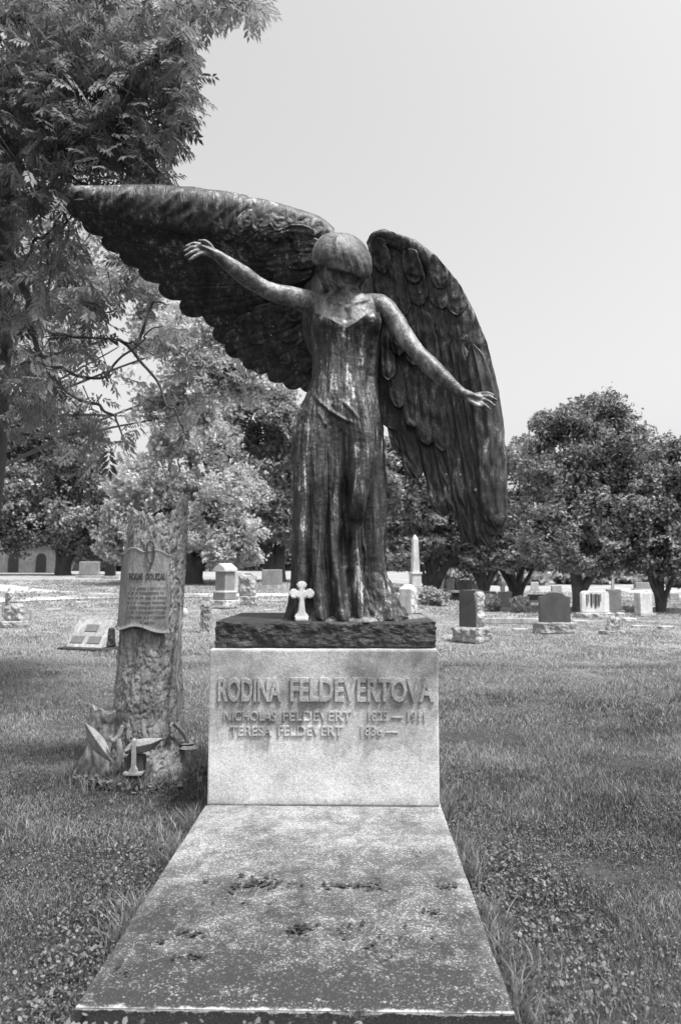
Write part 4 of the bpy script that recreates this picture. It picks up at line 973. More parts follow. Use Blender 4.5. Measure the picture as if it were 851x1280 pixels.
# stepped die monument
p = at(281, 760); k = sc(p)
t_ = thing('monument', 'tall stepped grey monument with a gabled white cap, between the stump and the angel', 'monument', p, rz=-.6)
rock('base', (27*k, 26*k, 10*k), M['pale_stone'], t_, rough=.03, fr=5, n=12, seed=61); block('step', (21*k, 21*k, 9*k), M['mid_stone'], t_, (0, 0, 10*k), bev=.04)
block('step_cap', (22*k, 22*k, 3*k), M['white_stone'], t_, (0, 0, 18.5*k), bev=.03); block('die', (17*k, 17*k, 24*k), M['mid_stone'], t_, (0, 0, 21*k), bev=.02)
bm_part('cap', prism_bm([(-11*k, 0), (11*k, 0), (11*k, 4*k), (0, 11*k), (-11*k, 4*k)], 22*k, .02), M['white_stone'], t_, (0, 0, 44.8*k))
p = at(297, 738); k = sc(p)
t_ = thing('headstone', 'small white headstone peeking out behind the gabled monument', 'headstone', p, rz=.3); block('base', (12*k, 8*k, 4*k), M['white_stone'], t_); block('tablet', (8*k, 5*k, 20*k), M['white_stone'], t_, (0, 0, 4*k), bev=.05)
p = at(309, 756); k = sc(p)
t_ = thing('headstone', 'pale rough block headstone on a wide rough base, right of the gabled monument', 'headstone', p, rz=-.2)
rock('base', (24*k, 16*k, 11*k), M['pale_stone'], t_, rough=.05, fr=5, n=12, seed=63); rock('tablet', (17*k, 11*k, 27*k), M['pale_stone'], t_, (0, 0, 10.5*k), rough=.05, fr=5, n=12, seed=64)
p = at(257, 792); k = sc(p)
t_ = thing('headstone', 'small narrow rough stone standing left of the plinth', 'headstone', p, rz=.35)
rock('tablet', (11*k, 8*k, 38*k), M['rough_stone'], t_, (0, 0, 0), rough=.05, fr=9, n=16, seed=66, keep_top=False, taper=(.7, .8)); block('base', (13*k, 9*k, 3*k), M['white_stone'], t_, (0, 0, 0))
p = at(231, 771); k = sc(p)
t_ = thing('stone_ball', 'small white stone ball on the lawn just right of the stump', 'ornament', p); v, f = ellipsoid((0, 0, 5*k), (4*k, 4*k, 5.5*k)); part('ball', v, f, M['white_stone'], t_, world=False)
p = at(340, 737); k = sc(p)
t_ = thing('headstone', 'wide grey headstone on a broad base in the shade, left of the gown', 'headstone', p)
block('base', (34*k, 12*k, 6*k), M['pale_stone'], t_); block('tablet', (25*k, 7*k, 19*k), M['mid_stone'], t_, (0, 0, 6*k), bev=.04)
p = at(112, 722); k = sc(p)
t_ = thing('headstone', 'wide pale headstone under the dark tree on the left', 'headstone', p); block('base', (32*k, 10*k, 3*k), M['pale_stone'], t_); block('tablet', (25*k, 6*k, 17*k), M['mid_stone'], t_, (0, 0, 3*k), bev=.06)
p = at(138, 723); k = sc(p)
t_ = thing('headstone', 'small black upright headstone on a pale base, left of the stump', 'headstone', p); block('base', (20*k, 9*k, 3*k), M['pale_stone'], t_); block('tablet', (13*k, 5*k, 17*k), M['black_stone'], t_, (0, 0, 3*k), bev=.04)

# pale building under the trees, far left
p = at(45, 716); k = sc(p)
t_ = thing('building', 'low pale shed with dark arched openings under the left trees', 'building', p, rz=.1)
block('wall', (74*k, 40*k, 36*k), M['far_wall'], t_, bev=.05)
bm_part('roof', prism_bm([(-40*k, 0), (40*k, 0), (32*k, 12*k), (-32*k, 12*k)], 46*k, .03), M['mid_stone'], t_, (0, 0, 36*k))
for x in (-20, 13):
    ol = [(-6*k, 0), (6*k, 0), (6*k, 17*k)]+[(6*k*math.cos(a), 17*k+7*k*math.sin(a)) for a in np.linspace(.2, PI-.2, 8)]+[(-6*k, 17*k)]
    bm_part('doorway', prism_bm(ol, .2, 0), M['far_dark'], t_, (x*k, -20*k, .02))

# ------------------------------------------------------------------ foliage
def leaves(C, size, tint, asp=.6, up_bias=.25, droop=0.0):
    """one folded diamond (2 triangles x2) per leaf centre"""
    n = len(C); d = rng.normal(size=(n, 3)); d[:, 2] -= droop; d /= np.linalg.norm(d, axis=1)[:, None]
    u = rng.normal(size=(n, 3)); u[:, 2] += up_bias*4; s = np.cross(d, u); s /= np.linalg.norm(s, axis=1)[:, None]+1e-9; nn_ = np.cross(s, d)
    L = (size*rng.uniform(.65, 1.3, n))[:, None]
    V = np.stack([C-d*L*.5, C+s*L*asp*.5+nn_*L*.12, C+d*L*.5, C-s*L*asp*.5+nn_*L*.12], 1).reshape(-1, 3)
    return V, np.arange(n*4).reshape(-1, 4), np.repeat(tint, 4)
def crown_pts(blobs, n, clump=.5, shell=.45, fr=1.0, thr=-.15, seed=0):
    thr = thr+.10
    """leaf centres in ellipsoids; clumped by 3-D noise so that gaps and shade appear"""
    out = []; vol = np.array([b[3]*b[4]*b[5] for b in blobs])**(2/3); vol = vol/vol.sum()
    for b, w in zip(blobs, vol):
        m = int(n*w*2.2)+10; d = rng.normal(size=(m, 3)); d /= np.linalg.norm(d, axis=1)[:, None]
        r = shell+(1-shell)*rng.random(m)**.6; r = np.where(rng.random(m) < .15, rng.random(m)*shell, r)
        wob = 1+.34*fbm(d*2.6+b[0], 3, seed)
        p = np.array(b[:3])+d*(r*wob)[:, None]*np.array(b[3:6])
        k = fbm(p*fr+seed*3.1, 3, seed+7); out.append(p[(k+.18*rng.normal(size=m)+.5*(.8-r)*0-.35*np.clip(r-.85, 0, 1)) > thr][:int(n*w*1.6)])
    return np.concatenate(out)
def limb(path, r0, r1, mat_, name, parent, seg=10):
    path = np.asarray(path, float); v, f = tube(path, np.linspace(r0, r1, len(path)), seg, len(path)*7); return part(name, v, f, mat_, parent)
def tree(name, label, base, blobs, n, size, lm, stems, r0, group=None, fr=1.0, thr=-.15, seed=0, bark=None, shell=.55, sub=True, subp=.75):
    t_ = thing(name, label, 'tree', base, group=group); bark = bark or M['bark']; base = np.asarray(base, float); L_ = []
    for j, (dx, dy, hz, sp) in enumerate(stems):
        top = base+np.array([dx, dy, hz]); mid = base+np.array([dx*.45, dy*.45, hz*.45]); st_ = base+np.array([dx*.04, dy*.04, -.15])
        mid = mid+rng.normal(size=3)*.04*hz
        L_.append(tube([st_, base+np.array([dx*.12, dy*.12, hz*.15]), mid, top], [r0*1.5*sp, r0*sp, r0*.75*sp, r0*.35*sp], 12, 30))
        if sub:
            for b in blobs:
                if rng.random() < subp:
                    c = np.array(b[:3])+rng.normal(size=3)*np.array(b[3:6])*.25; s0 = mid+(top-mid)*rng.random()
                    L_.append(tube([s0, (s0+c)/2+np.array([0, 0, .05*hz])+rng.normal(size=3)*.03*hz, c], [r0*.4*sp, r0*.25*sp, r0*.08], 8, 18))
    v, f = merge(L_); part('trunk', v, f, bark, t_)
    C = crown_pts(blobs, n, fr=fr, thr=thr, seed=seed, shell=shell); tint = np.clip(.5+.35*fbm(C*fr*.8, 2, seed+3)+rng.normal(size=len(C))*.22, 0, 1)
    v, f, a = leaves(C, size, tint); part('crown', v, f, lm, t_, smooth=False, attr=a); return t_
def pb(px, py, Y, rx, ry, ryd=None):   # pixel blob -> world ellipsoid
    c = W(px, py, Y); k = Y/F; return (c[0], c[1], c[2], rx*k, (ryd or (rx+ry)/2)*k, ry*k)
GTB = 'trees behind the graves'
# big tree right
b = at(724, 764); Yb = b[1]
tree('broadleaf_tree', 'large dark leafy tree with one stout forking trunk behind the streaked white headstone', b,
     [pb(735, 560, Yb, 60, 62), pb(700, 590, Yb, 45, 55), pb(775, 590, Yb, 50, 60), pb(735, 640, Yb, 75, 55), pb(690, 660, Yb-.6, 55, 45), pb(780, 665, Yb-.5, 50, 45), pb(735, 520, Yb+.3, 45, 32), pb(735, 690, Yb-.8, 60, 28), pb(690, 530, Yb, 25, 22), pb(785, 535, Yb, 25, 25)],
     60000, .15, M['leaf_dark'], [(-.5, 0, 3.6, 1), (.7, .2, 4.2, .9), (.1, .3, 5.5, .8)], .2, GTB, fr=1.2, thr=-.12, seed=1, bark=M['bark_grey'])
b = at(826, 766); Yb = b[1]
tree('broadleaf_tree', 'dark low-branching tree with several trunks at the right edge', b,
     [pb(835, 600, Yb, 45, 50), pb(870, 600, Yb, 50, 60), pb(825, 650, Yb, 50, 45), pb(870, 670, Yb, 60, 50), pb(805, 620, Yb+.5, 30, 35), pb(830, 690, Yb-.5, 55, 28), pb(900, 620, Yb, 60, 70), pb(838, 562, Yb, 25, 22)],
     42000, .15, M['leaf_dark'], [(-1.0, 0, 3, .6), (-.3, .4, 3.6, .6), (.4, .2, 3.4, .6), (1.1, 0, 3.2, .6), (-.7, -.3, 2.8, .5)], .17, GTB, fr=1.2, thr=-.12, seed=2)
b = at(646, 752); Yb = b[1]
tree('broadleaf_tree', 'dark many-stemmed tree behind the flowering bushes and the drooping wing', b,
     [pb(650, 600, Yb, 35, 45), pb(640, 640, Yb, 50, 45), pb(600, 665, Yb, 40, 35), pb(670, 650, Yb, 40, 40), pb(660, 570, Yb+1, 28, 30), pb(640, 690, Yb-.5, 55, 24), pb(690, 680, Yb, 30, 25)],
     38000, .19, M['leaf_dark'], [(-1.8, 0, 3.6, .7), (-.9, .4, 4, .7), (0, .2, 4.4, .7), (1, .2, 4, .7), (1.9, 0, 3.6, .6), (-.4, -.3, 3.8, .6)], .2, GTB, fr=1., thr=-.12, seed=3)
b = at(605, 744); Yb = b[1]
tree('broadleaf_tree', 'dark many-stemmed tree between the obelisk and the wing tip', b,
     [pb(600, 640, Yb, 45, 45), pb(570, 670, Yb, 40, 35), pb(620, 680, Yb, 45, 28), pb(585, 600, Yb, 40, 40), pb(600, 700, Yb, 42, 16)],
     30000, .24, M['leaf_dark'], [(-2, 0, 4.6, .6), (-1, .4, 5, .6), (.3, .2, 5, .6), (1.5, .2, 5, .6), (2.2, 0, 4, .5)], .26, GTB, fr=.8, thr=-.1, seed=4)
b = at(540, 744); Yb = b[1]
tree('broadleaf_tree', 'tree with pale sunlit leaves and dark spreading stems just right of the gown', b,
     [pb(520, 600, Yb, 50, 45), pb(505, 640, Yb, 40, 40), pb(545, 640, Yb, 40, 35), pb(490, 580, Yb, 40, 40), pb(530, 675, Yb, 45, 25), pb(500, 690, Yb-1, 35, 22), pb(480, 620, Yb, 45, 60), pb(540, 570, Yb, 40, 40)],
     42000, .26, M['leaf_mid'], [(-3, 0, 5, .6), (-1, .4, 6, .6), (.6, .2, 6, .6), (2, .2, 5, .6), (3, 0, 4.4, .5)], .28, GTB, fr=.7, thr=0., seed=5)
# pale tree mid left
b = at(243, 730); Yb = b[1]
tree('broadleaf_tree', 'bright pale-leaved tree behind the stump monument', b,
     [pb(235, 560, Yb, 60, 55), pb(190, 610, Yb, 55, 50), pb(270, 620, Yb, 60, 50), pb(220, 660, Yb, 80, 42), pb(300, 670, Yb-1, 42, 30), pb(160, 660, Yb-1, 35, 35), pb(240, 515, Yb, 35, 32), pb(290, 690, Yb-1, 40, 20), pb(150, 685, Yb-1, 28, 18)],
     60000, .24, M['leaf_pale'], [(-1.6, 0, 4.6, .8), (1.2, .3, 5, .8), (0, .3, 6, .8)], .42, GTB, fr=.75, thr=-.1, seed=6)
b = at(-130, 750); Yb = b[1]
tree('broadleaf_tree', 'tall bright tree filling the gap under the raised wing, behind the near branches', b,
     [pb(60, 330, Yb, 75, 65), pb(150, 365, Yb, 75, 60), pb(235, 420, Yb, 60, 45), pb(110, 440, Yb, 70, 45), pb(15, 420, Yb, 60, 50), pb(310, 470, Yb, 45, 35), pb(170, 290, Yb, 60, 45), pb(240, 480, Yb, 50, 35), pb(30, 250, Yb, 60, 50), pb(280, 440, Yb, 45, 35), pb(-40, 350, Yb, 70, 90), pb(140, 415, Yb, 60, 50), pb(185, 460, Yb, 45, 40), pb(90, 480, Yb, 45, 30), pb(205, 520, Yb, 45, 40)],
     76000, .2, M['leaf_pale'], [(1.2, 0, 7, .8), (4.2, .3, 8.2, .7), (-.8, .3, 8.5, .8), (2.6, .4, 9.5, .6)], .3, GTB, fr=.8, thr=.02, seed=16, bark=M['bark'], shell=.4, subp=.1)
# behind gown left
b = at(345, 728); Yb = b[1]
tree('broadleaf_tree', 'tall mixed light and dark tree directly left of the gown', b,
     [pb(340, 540, Yb, 50, 45), pb(330, 600, Yb, 50, 45), pb(355, 650, Yb, 45, 45), pb(300, 530, Yb, 40, 40), pb(380, 560, Yb, 50, 60), pb(330, 500, Yb, 45, 30)],
     42000, .27, M['leaf_mid'], [(-2.5, 0, 7, .8), (-4, .3, 8, .7), (1, .3, 7, .8)], .5, GTB, fr=.6, thr=.0, seed=7)
# dark trees left
b = at(78, 719); Yb = b[1]
tree('broadleaf_tree', 'heavy dark tree with a leaning trunk shading the far left lawn', b,
     [pb(80, 590, Yb, 60, 45), pb(30, 600, Yb, 60, 50), pb(120, 610, Yb, 50, 45), pb(60, 645, Yb-1, 80, 32), pb(130, 655, Yb-1, 40, 35), pb(0, 650, Yb, 60, 40), pb(80, 545, Yb, 60, 40), pb(110, 680, Yb, 40, 22), pb(30, 672, Yb-1, 50, 16)],
     56000, .3, M['leaf_dark'], [(1.4, 0, 5, .9), (2.6, .3, 8, .7), (-1.5, .3, 7, .7)], .55, GTB, fr=.6, thr=-.15, seed=8)
b = at(-25, 722); Yb = b[1]+6
b = np.array([*W(-25, 722, Yb)[:2], 0]); b[2] = terr(b[0], b[1])
tree('broadleaf_tree', 'dark tree at the left edge behind the road', b,
     [pb(-10, 540, Yb, 70, 50), pb(20, 500, Yb, 60, 40), pb(-40, 600, Yb, 80, 60), pb(-20, 660, Yb, 70, 30)],
     26000, .32, M['leaf_mid'], [(1.4, 0, 7, .9), (-1.5, .3, 9, .7)], .5, GTB, fr=.5, thr=-.1, seed=9)
# far tree line
for i, (px, top, w, Y, m) in enumerate([(30, 600, 110, 110, 'leaf_dark'), (150, 610, 100, 120, 'leaf_dark'), (255, 620, 90, 115, 'leaf_dark'), (350, 590, 100, 125, 'leaf_dark'), (440, 600, 90, 120, 'leaf_mid'), (520, 620, 80, 130, 'leaf_dark'), (590, 640, 70, 125, 'leaf_mid'), (660, 630, 75, 130, 'leaf_mid'), (740, 640, 80, 135, 'leaf_mid'), (820, 620, 90, 125, 'leaf_mid'), (-60, 610, 90, 115, 'leaf_dark'), (910, 630, 90, 120, 'leaf_mid')]):
    names = ['beyond the shed', 'left of the pale tree', 'behind the pale tree', 'left of the gown', 'behind the gown', 'behind the obelisk', 'behind the wing tip', 'seen between trunks beyond the bushes', 'beyond the big forked tree', 'beyond the rightmost trunks', 'past the left edge', 'past the right edge']
    b = W(px, 714, Y); b[2] = terr(b[0], b[1])
    tree('distant_tree', 'distant background tree '+names[i], b, [pb(px, (top+712)/2, Y, w*.5, (712-top)/2), pb(px-w*.3, 680, Y, w*.35, 32), pb(px+w*.3, 685, Y, w*.35, 30)], 9000, .75, M[m], [(0, 0, 6, 1)], .4, 'distant trees along the horizon', fr=.3, thr=-.3, seed=20+i, sub=False)
# bushes
def bush(name, label, px, py, w, h, n, seed, group=None, size=.05, lm='leaf_bush'):
    p = at(px, py); k = sc(p); t_ = thing(name, label, 'bush', p, group=group); L_ = []
    for j in range(7):
        a_ = j*.9; L_.append(tube([p+np.array([0, 0, -.03]), p+np.array([math.cos(a_)*w*k*.2, math.sin(a_)*w*k*.2, h*k*.5]), p+np.array([math.cos(a_)*w*k*.35, math.sin(a_)*w*k*.3, h*k*.85])], [.02, .014, .006], 6, 10))
    v, f = merge(L_); part('stems', v, f, M['bark'], t_)
    C = crown_pts([(p[0], p[1], p[2]+h*k*.5, w*k*.5, w*k*.4, h*k*.5), (p[0]-w*k*.2, p[1]-.1, p[2]+h*k*.4, w*k*.3, w*k*.25, h*k*.4), (p[0]+w*k*.2, p[1], p[2]+h*k*.38, w*k*.3, w*k*.25, h*k*.38)], n, fr=3, thr=-.25, seed=seed, shell=.3)
    v, f, a = leaves(C, size, np.clip(rng.normal(.55, .3, len(C)), 0, 1)); part('foliage', v, f, M[lm], t_, smooth=False, attr=a)
bush('bush', 'leafy pale bush just right of the white pillar headstone', 541, 757, 38, 22, 5000, 31, size=.12)
bush('flowering_bush', 'round pale flowering bush left of the grey stone between bushes', 614, 764, 26, 21, 4000, 32, size=.1)
bush('flowering_bush', 'round pale flowering bush right of the grey stone between bushes', 649, 766, 25, 22, 4000, 33, size=.1)
bush('bush', 'blurred distant shrub mass under the trees above the table tomb', 575, 737, 46, 26, 6000, 34, size=.25)

for i, (px, py, w, h, lb) in enumerate([(565, 733, 60, 20, 'low hedge mass far behind the table tomb'), (640, 731, 90, 16, 'low hedge mass seen between the trunks behind the bushes'), (730, 730, 80, 17, 'low hedge mass behind the big forked trunk'), (800, 730, 60, 14, 'low hedge mass behind the white block headstone'), (860, 734, 60, 18, 'low hedge mass at the right edge')]):
    bush('hedge', lb, px, py, w, h, 5000, 60+i, 'low hedges beyond the graves', .5, 'leaf_mid')
# near tree: drooping compound leaves
def spray(c, scale, seedv):
    """compound leaf: leaflets along a drooping rachis"""
    az = seedv[0]*2*PI; pit = -.25-seedv[1]*1.0; d = np.array([math.cos(az)*math.cos(pit), math.sin(az)*math.cos(pit), math.sin(pit)])
    side = np.cross(d, [0, 0, 1.]); side /= np.linalg.norm(side); n_ = np.cross(side, d); return d, side, n_
def sprays(C, scale):
    n = len(C); az = rng.random(n)*2*PI; pit = -(.1+rng.random(n)*1.1)
    d = np.stack([np.cos(az)*np.cos(pit), np.sin(az)*np.cos(pit), np.sin(pit)], -1); s = np.stack([-np.sin(az), np.cos(az), 0*az], -1); nn_ = np.cross(s, d)
    roll = rng.normal(size=n)*.5; s2 = s*np.cos(roll)[:, None]+nn_*np.sin(roll)[:, None]; n2_ = np.cross(s2, d)
    V = []; sc_ = (scale*rng.uniform(.7, 1.3, n))[:, None]
    for k in range(11):
        if k == 10: b_ = d*1.0; ld = d
        else:
            j = k//2; sg = 1 if k % 2 else -1; b_ = d*(.18+.18*j); ld = d*.62+s2*sg*.75-n2_*.12
        ld = ld/np.linalg.norm(ld, axis=1)[:, None]+rng.normal(size=(n, 3))*.12; ld[:, 2] -= .18
        wv_ = np.cross(ld, n2_); wv_ /= np.linalg.norm(wv_, axis=1)[:, None]
        Ln = .42*(1-.05*abs(k-5)); Wd = .075
        b0 = C+sc_*(b_-n2_*(.12*np.linalg.norm(b_, axis=1)[:, None]**2)); 
        V.append(np.stack([b0, b0+sc_*(ld*Ln*.5+wv_*Wd-n2_*.02), b0+sc_*(ld*Ln-np.array([0, 0, .05])), b0+sc_*(ld*Ln*.5-wv_*Wd-n2_*.02)], 1))
    V = np.stack(V, 1).reshape(-1, 3); tint = np.repeat(np.clip(.45+.3*fbm(C*1.3, 2, 5)+rng.normal(size=n)*.2, 0, 1), 44)
    return V, np.arange(len(V)).reshape(-1, 4), tint
nb = np.array([-5.2, 9.6, 0.]); nb[2] = terr(nb[0], nb[1])
nt_ = thing('foreground_tree', 'large near tree overhanging from the left with drooping compound leaves', 'tree', nb)
L_ = [tube([nb+[0, 0, -.1], nb+[0, 0, 1.2], nb+[.1, .1, 3.5], nb+[.2, 0, 6.5], nb+[.5, -.2, 9.5]], [.42, .3, .27, .22, .1], 16, 50)]
br = [[(-60, 130, 9.3), (0, 138, 9), (30, 158, 8.7), (48, 185, 8.5), (80, 215, 8.3)], [(-60, 300, 9.3), (0, 312, 9), (25, 340, 8.8), (40, 400, 8.6), (60, 460, 8.5), (100, 500, 8.4)], [(25, 340, 8.8), (50, 300, 8.6), (70, 285, 8.4), (88, 275, 8.3), (100, 262, 8.3)], [(40, 400, 8.6), (90, 420, 8.5), (150, 425, 8.5), (190, 440, 8.4)],
      [(60, 460, 8.5), (120, 470, 8.4), (170, 430, 8.4), (200, 405, 8.3)], [(-60, 30, 9.2), (20, 20, 8.8), (90, 40, 8.4), (160, 70, 8.2), (220, 100, 8.1)], [(90, 40, 8.4), (150, 10, 8.3), (230, -10, 8.2), (290, 5, 8.2)], [(48, 185, 8.5), (110, 170, 8.3), (160, 150, 8.2), (210, 140, 8.1)],
      [(70, 285, 8.4), (60, 320, 8.3), (66, 350, 8.3)], [(150, 425, 8.5), (190, 470, 8.6), (220, 520, 8.6), (235, 545, 8.6)], [(170, 430, 8.4), (190, 380, 8.4), (220, 385, 8.3)], [(100, 500, 8.4), (140, 520, 8.4), (160, 560, 8.4)], [(80, 215, 8.3), (110, 235, 8.3), (60, 240, 8.3)]]
for q_ in br:
    Q = np.array([W(*c) for c in q_]); r0 = .055 if q_[0][0] < 0 else .022
    if q_[0][0] < 0:
        j = nb+np.array([.1, 0, Q[0][2]-1.2 if Q[0][2] < 8.5 else 7.2]); Q = np.vstack([j, Q]); r0 = .1
    Q = smooth_path(Q, len(Q)*3); Q[1:] += rng.normal(size=Q[1:].shape)*.02
    L_.append(tube(Q, np.linspace(r0, .008, len(Q)), 8, len(Q)*3))
v, f = merge(L_)
blobs = [(20, 40, 100, 1), (110, 60, 95, 1), (175, 50, 60, 1), (205, 85, 45, 1.1), (225, 25, 38, 1.1), (228, 120, 20, .8), (190, 165, 35, .9), (150, 130, 75, 1), (50, 150, 95, 1), (205, 132, 32, .8), (170, 195, 40, .8), (200, 215, 22, .5), (90, 215, 70, .8), (25, 230, 60, .8), (20, 310, 70, .55), (70, 330, 55, .6), (130, 350, 60, .5), (185, 400, 50, .55), (250, 430, 45, .45),
         (90, 420, 70, .5), (30, 420, 60, .55), (20, 490, 50, .5), (90, 530, 65, .45), (150, 500, 50, .4), (240, 490, 50, .4), (310, 490, 45, .35), (150, 270, 60, .5), (300, 6, 22, .9), (262, -4, 30, 1.0), (318, 2, 12, .8), (150, 560, 40, .3), (40, 550, 50, .4)]
pts = []
for (cx_, cy_, r_, den) in blobs:
    m = int(den*(1 if cy_ < 215 else .62)*r_*r_*.155); a_ = rng.random(m)*2*PI; rr = r_*np.sqrt(rng.random(m)); px = cx_+rr*np.cos(a_); py = cy_+rr*np.sin(a_)*1.0
    kq = fbm(np.stack([px/28, py/28, 0*px], -1), 2, 9); keep = kq+.3*rng.normal(size=m) > (-.25 if cy_ < 200 else .0)
    px, py = px[keep], py[keep]; pts.append(W(px, py, rng.uniform(7.2, 10.2, len(px))))
# the rest of the crown, above and left of the frame
P_ = np.concatenate(pts); key = np.floor(P_/.45).astype(int); _, inv, cnt = np.unique(key, axis=0, return_inverse=True, return_counts=True); P_ = P_[cnt[inv.ravel()] >= 4]; pts = [P_]
m = 1400; q_ = np.stack([rng.normal(-6.5, 1.8, m), rng.uniform(7, 12.5, m), rng.uniform(5.5, 11, m)], -1); a_, b_ = WP(q_[:, 0], q_[:, 1], q_[:, 2]); q_ = q_[~((a_ > 60) & (b_ > -90))]; m = len(q_); pts.append(q_)
C = np.concatenate(pts); V, Fc, a_ = sprays(C, .225)
# twigs tying sprays to limbs
tw = []
sel = rng.choice(len(C)-m, 420, replace=False)
for i in sel:
    c = C[i]; e = c+np.array([rng.normal()*.18-.15, rng.normal()*.2, .3+rng.random()*.25]); tw.append(tube([e, (c+e)/2+rng.normal(size=3)*.03, c], [.009, .006, .003], 5, 6))
v2, f2 = merge([(v, f)]+tw)
part('trunk', v2, f2, M['bark'], nt_)
part('crown', V, Fc, M['leaf_near'], nt_, smooth=False, attr=a_)

# ------------------------------------------------------------------ grass, weeds, litter
def clear(x, y):
    ok = ~((np.abs(x-PCX) < PW/2+.0) & (y > Y2-.005) & (y < Y1+PD+.05))
    s0 = np.array(st.location); ok &= (((x-s0[0])/.30)**2+((y-SY)/.30)**2 > 1)
    return ok
def field(n, y0, y1, side):
    Y = y0+(y1-y0)*rng.random(n); x = (rng.random(n)*2-1)*(Y*.52+.5); k = clear(x, Y); return x[k], Y[k]
def blades(x, y, h, w, lean=.5):
    n = len(x); z = terr(x, y)-.005; az = rng.random(n)*2*PI; d = np.stack([np.cos(az), np.sin(az)], -1); ln = (lean*rng.random(n))*h
    fz = rng.random(n)*2*PI; wx = np.cos(fz)*w*.5; wy = np.sin(fz)*w*.5
    b = np.stack([x, y, z], -1); m = b+np.stack([d[:, 0]*ln*.35, d[:, 1]*ln*.35, h*.55], -1); t = b+np.stack([d[:, 0]*ln, d[:, 1]*ln, h*.95], -1)
    o = np.stack([wx, wy, 0*wx], -1)
    V = np.stack([b-o, b+o, m+o*.8, t, m-o*.8], 1).reshape(-1, 3); i = np.arange(n)[:, None]*5
    return V, i
GV = []; GF = []; GA = []; off = 0
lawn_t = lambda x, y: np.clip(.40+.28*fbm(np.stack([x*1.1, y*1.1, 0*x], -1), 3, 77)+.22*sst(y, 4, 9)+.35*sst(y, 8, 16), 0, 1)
for (n, y0, y1, h0, w0) in [(200000, 2.2, 4.2, .028, .0032), (190000, 4.2, 7.5, .034, .005), (170000, 7.5, 13, .038, .009), (130000, 13, 24, .04, .018), (70000, 24, 45, .055, .045)]:
    x, y = field(n, y0, y1, 0); tuft = fbm(np.stack([x*2.3, y*2.3, 0*x], -1), 3, 55)
    keep = (tuft+rng.normal(size=len(x))*.5) > -.45 if y0 < 7 else np.ones(len(x), bool); x, y, tuft = x[keep], y[keep], tuft[keep]
    h = h0*(1+.7*tuft)*rng.uniform(.5, 1.5, len(x)); h = np.clip(h, .012, .15)
    V, i = blades(x, y, h, w0*rng.uniform(.7, 1.3, len(x)), 1.0); GV.append(V); GF.append(i+off); off += len(V)
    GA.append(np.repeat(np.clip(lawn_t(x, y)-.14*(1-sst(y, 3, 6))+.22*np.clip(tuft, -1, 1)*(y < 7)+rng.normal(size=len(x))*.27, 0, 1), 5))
# longer tufts along the slab, the pedestal and the stump
n = 9000; tt = rng.random(n); sd2 = np.where(rng.random(n) < .5, -1, 1)
x = PCX+sd2*(PW/2+.02+np.abs(rng.normal(size=n))*.05); y = Y2+tt*(Y1+PD-Y2); k = fbm(np.stack([x*3, y*4, 0*x], -1), 2, 12) > -.1; x, y = x[k], y[k]
V, i = blades(x, y, rng.uniform(.05, .16, len(x)), np.full(len(x), .005), 1.1); GV.append(V); GF.append(i+off); off += len(V); GA.append(np.repeat(rng.uniform(.1, .8, len(x)), 5))
n = 5000; a_ = rng.random(n)*2*PI; rr = .28+np.abs(rng.normal(size=n))*.12; x = st.location[0]+rr*np.cos(a_)*1.15-.05; y = SY-.02+rr*np.sin(a_); k = clear(x, y); x, y = x[k], y[k]
V, i = blades(x, y, rng.uniform(.04, .12, len(x)), np.full(len(x), .006), 1.0); GV.append(V); GF.append(i+off); off += len(V); GA.append(np.repeat(rng.uniform(.1, .9, len(x)), 5))
GV = np.concatenate(GV); GF = np.concatenate(GF)
quad = GF+np.array([[0, 1, 2, 4]]); tri = GF+np.array([[4, 2, 3, 3]])
me = bpy.data.meshes.new('grass'); me.vertices.add(len(GV)); me.vertices.foreach_set('co', GV.astype(np.float32).ravel())
nq = len(GF); lo_ = np.concatenate([quad.reshape(-1), (GF+np.array([[4, 2, 3]])).reshape(-1)]).astype(np.int32)
me.loops.add(len(lo_)); me.loops.foreach_set('vertex_index', lo_); me.polygons.add(2*nq)
me.polygons.foreach_set('loop_start', np.concatenate([np.arange(nq)*4, nq*4+np.arange(nq)*3]).astype(np.int32)); me.polygons.foreach_set('loop_total', np.concatenate([np.full(nq, 4), np.full(nq, 3)]).astype(np.int32))
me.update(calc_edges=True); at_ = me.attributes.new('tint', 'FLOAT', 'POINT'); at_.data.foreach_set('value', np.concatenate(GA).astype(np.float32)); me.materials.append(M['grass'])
tag(link('grass', me), kind='stuff')
# broad-leaved weeds and clover
def rosettes(x, y, size, per, hgt):
    n = len(x)*per; X_ = np.repeat(x, per)+rng.normal(size=n)*size*.9; Y_ = np.repeat(y, per)+rng.normal(size=n)*size*.9; k = clear(X_, Y_); X_, Y_ = X_[k], Y_[k]; n = len(X_)
    Z_ = terr(X_, Y_)+hgt*rng.uniform(.3, 1.2, n); az = rng.random(n)*2*PI; tl = rng.uniform(-.9, .9, n)
    d = np.stack([np.cos(az)*np.cos(tl), np.sin(az)*np.cos(tl), np.sin(tl)], -1); s_ = np.stack([-np.sin(az), np.cos(az), rng.normal(size=n)*.35], -1)
    L = (size*rng.uniform(.6, 1.3, n))[:, None]; c = np.stack([X_, Y_, Z_], -1)
    V = np.stack([c-d*L*.5, c-d*L*.15+s_*L*.36, c+d*L*.3+s_*L*.3, c+d*L*.55, c+d*L*.3-s_*L*.3, c-d*L*.15-s_*L*.36], 1).reshape(-1, 3)
    return V, np.arange(n*6).reshape(-1, 6), np.repeat(rng.random(n), 6)
R = []
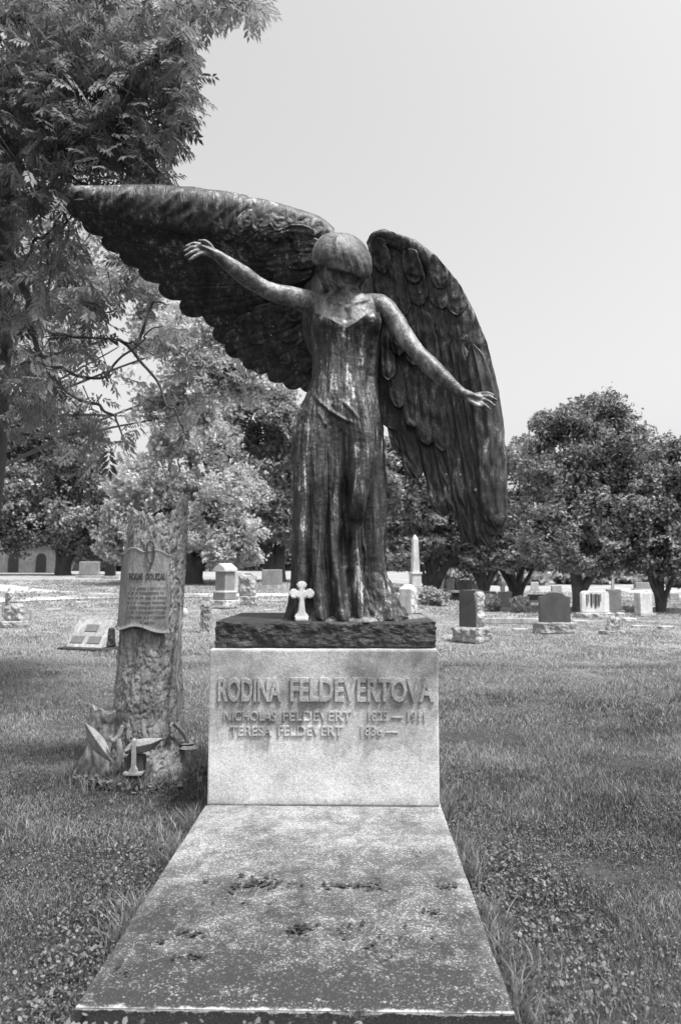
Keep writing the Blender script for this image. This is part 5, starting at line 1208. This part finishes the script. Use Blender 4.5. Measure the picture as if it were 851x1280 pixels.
x, y = field(26000, 2.35, 6.0, 0); dn = fbm(np.stack([x*1.4, y*1.4, 0*x], -1), 3, 66)+np.where(x > .6, .30, -.05)-.10*(y-3); k = dn+rng.normal(size=len(x))*.25 > .12; R.append(rosettes(x[k], y[k], .0105, 3, .036))
x, y = field(42000, 2.25, 6.5, 0); dn = fbm(np.stack([x*3.1, y*3.1, 0*x], -1), 3, 67); k = dn+rng.normal(size=len(x))*.3 > .05; R.append(rosettes(x[k], y[k], .0075, 3, .028))
x, y = field(3500, 2.35, 4.2, 0); k = ((x > PCX+PW/2) & (x < PCX+PW/2+.5)) | ((x < PCX-PW/2) & (x > PCX-PW/2-.4)); R.append(rosettes(x[k], y[k], .017, 4, .05))
x = rng.uniform(PCX-PW/2-.1, PCX+.25, 60); y = rng.uniform(Y2-.14, Y2-.02, 60); R.append(rosettes(x, y, .022, 4, .09))
n = 160; a_ = rng.random(n)*2*PI; R.append(rosettes(st.location[0]+.42*np.cos(a_), SY-.1+.38*np.sin(a_), .04, 3, .05))
V = np.concatenate([r[0] for r in R]); off = 0; Fs = []
for r in R: Fs.append(r[1]+off); off += len(r[0])
tag(link('weeds', mesh('weeds', V, np.concatenate(Fs), M['clover'], False, np.concatenate([r[2] for r in R]))), kind='stuff')
# dead leaves and twigs on the slab and lawn
cl = [(325, 1105, 34, 7, 90), (375, 1162, 22, 8, 60), (440, 1108, 50, 4, 45), (560, 1108, 14, 4, 14), (545, 1140, 14, 4, 14), (240, 1168, 20, 6, 16), (205, 1178, 10, 3, 8), (240, 1196, 22, 5, 14), (470, 1175, 80, 30, 30), (300, 1120, 60, 20, 20), (430, 1160, 12, 6, 10), (520, 1070, 8, 3, 5), (150, 1215, 12, 6, 8)]
C = []
for (cx_, cy_, sx, sy, n) in cl:
    for _ in range(n):
        u_ = rng.normal()*sx*.5+cx_; w_ = rng.normal()*sy*.5+cy_; a_ = W(u_, w_, 1.0); d_ = a_-np.array([0, 0, EYE]); tq = (SL_Z+.004-EYE)/d_[2]; p_ = np.array([0, 0, EYE])+d_*tq
        if abs(p_[0]-PCX) < PW/2-.02 and Y2+.02 < p_[1] < Y1-.01: C.append(p_+np.array([0, 0, .001+rng.random()*.008]))
C = np.array(C); n = len(C); az = rng.random(n)*2*PI; d_ = np.stack([np.cos(az), np.sin(az), rng.normal(size=n)*.2], -1); s_ = np.stack([-np.sin(az), np.cos(az), rng.normal(size=n)*.4], -1)
L = rng.uniform(.008, .035, n)[:, None]; wd_ = L*rng.uniform(.12, .45, n)[:, None]
V = np.stack([C-d_*L*.5, C+s_*wd_+[0, 0, .004], C+d_*L*.5, C-s_*wd_+[0, 0, .003]], 1).reshape(-1, 3)
tag(link('leaf_litter', mesh('leaf_litter', V, np.arange(n*4).reshape(-1, 4), M['litter'], False, np.repeat(rng.random(n), 4))), kind='stuff')
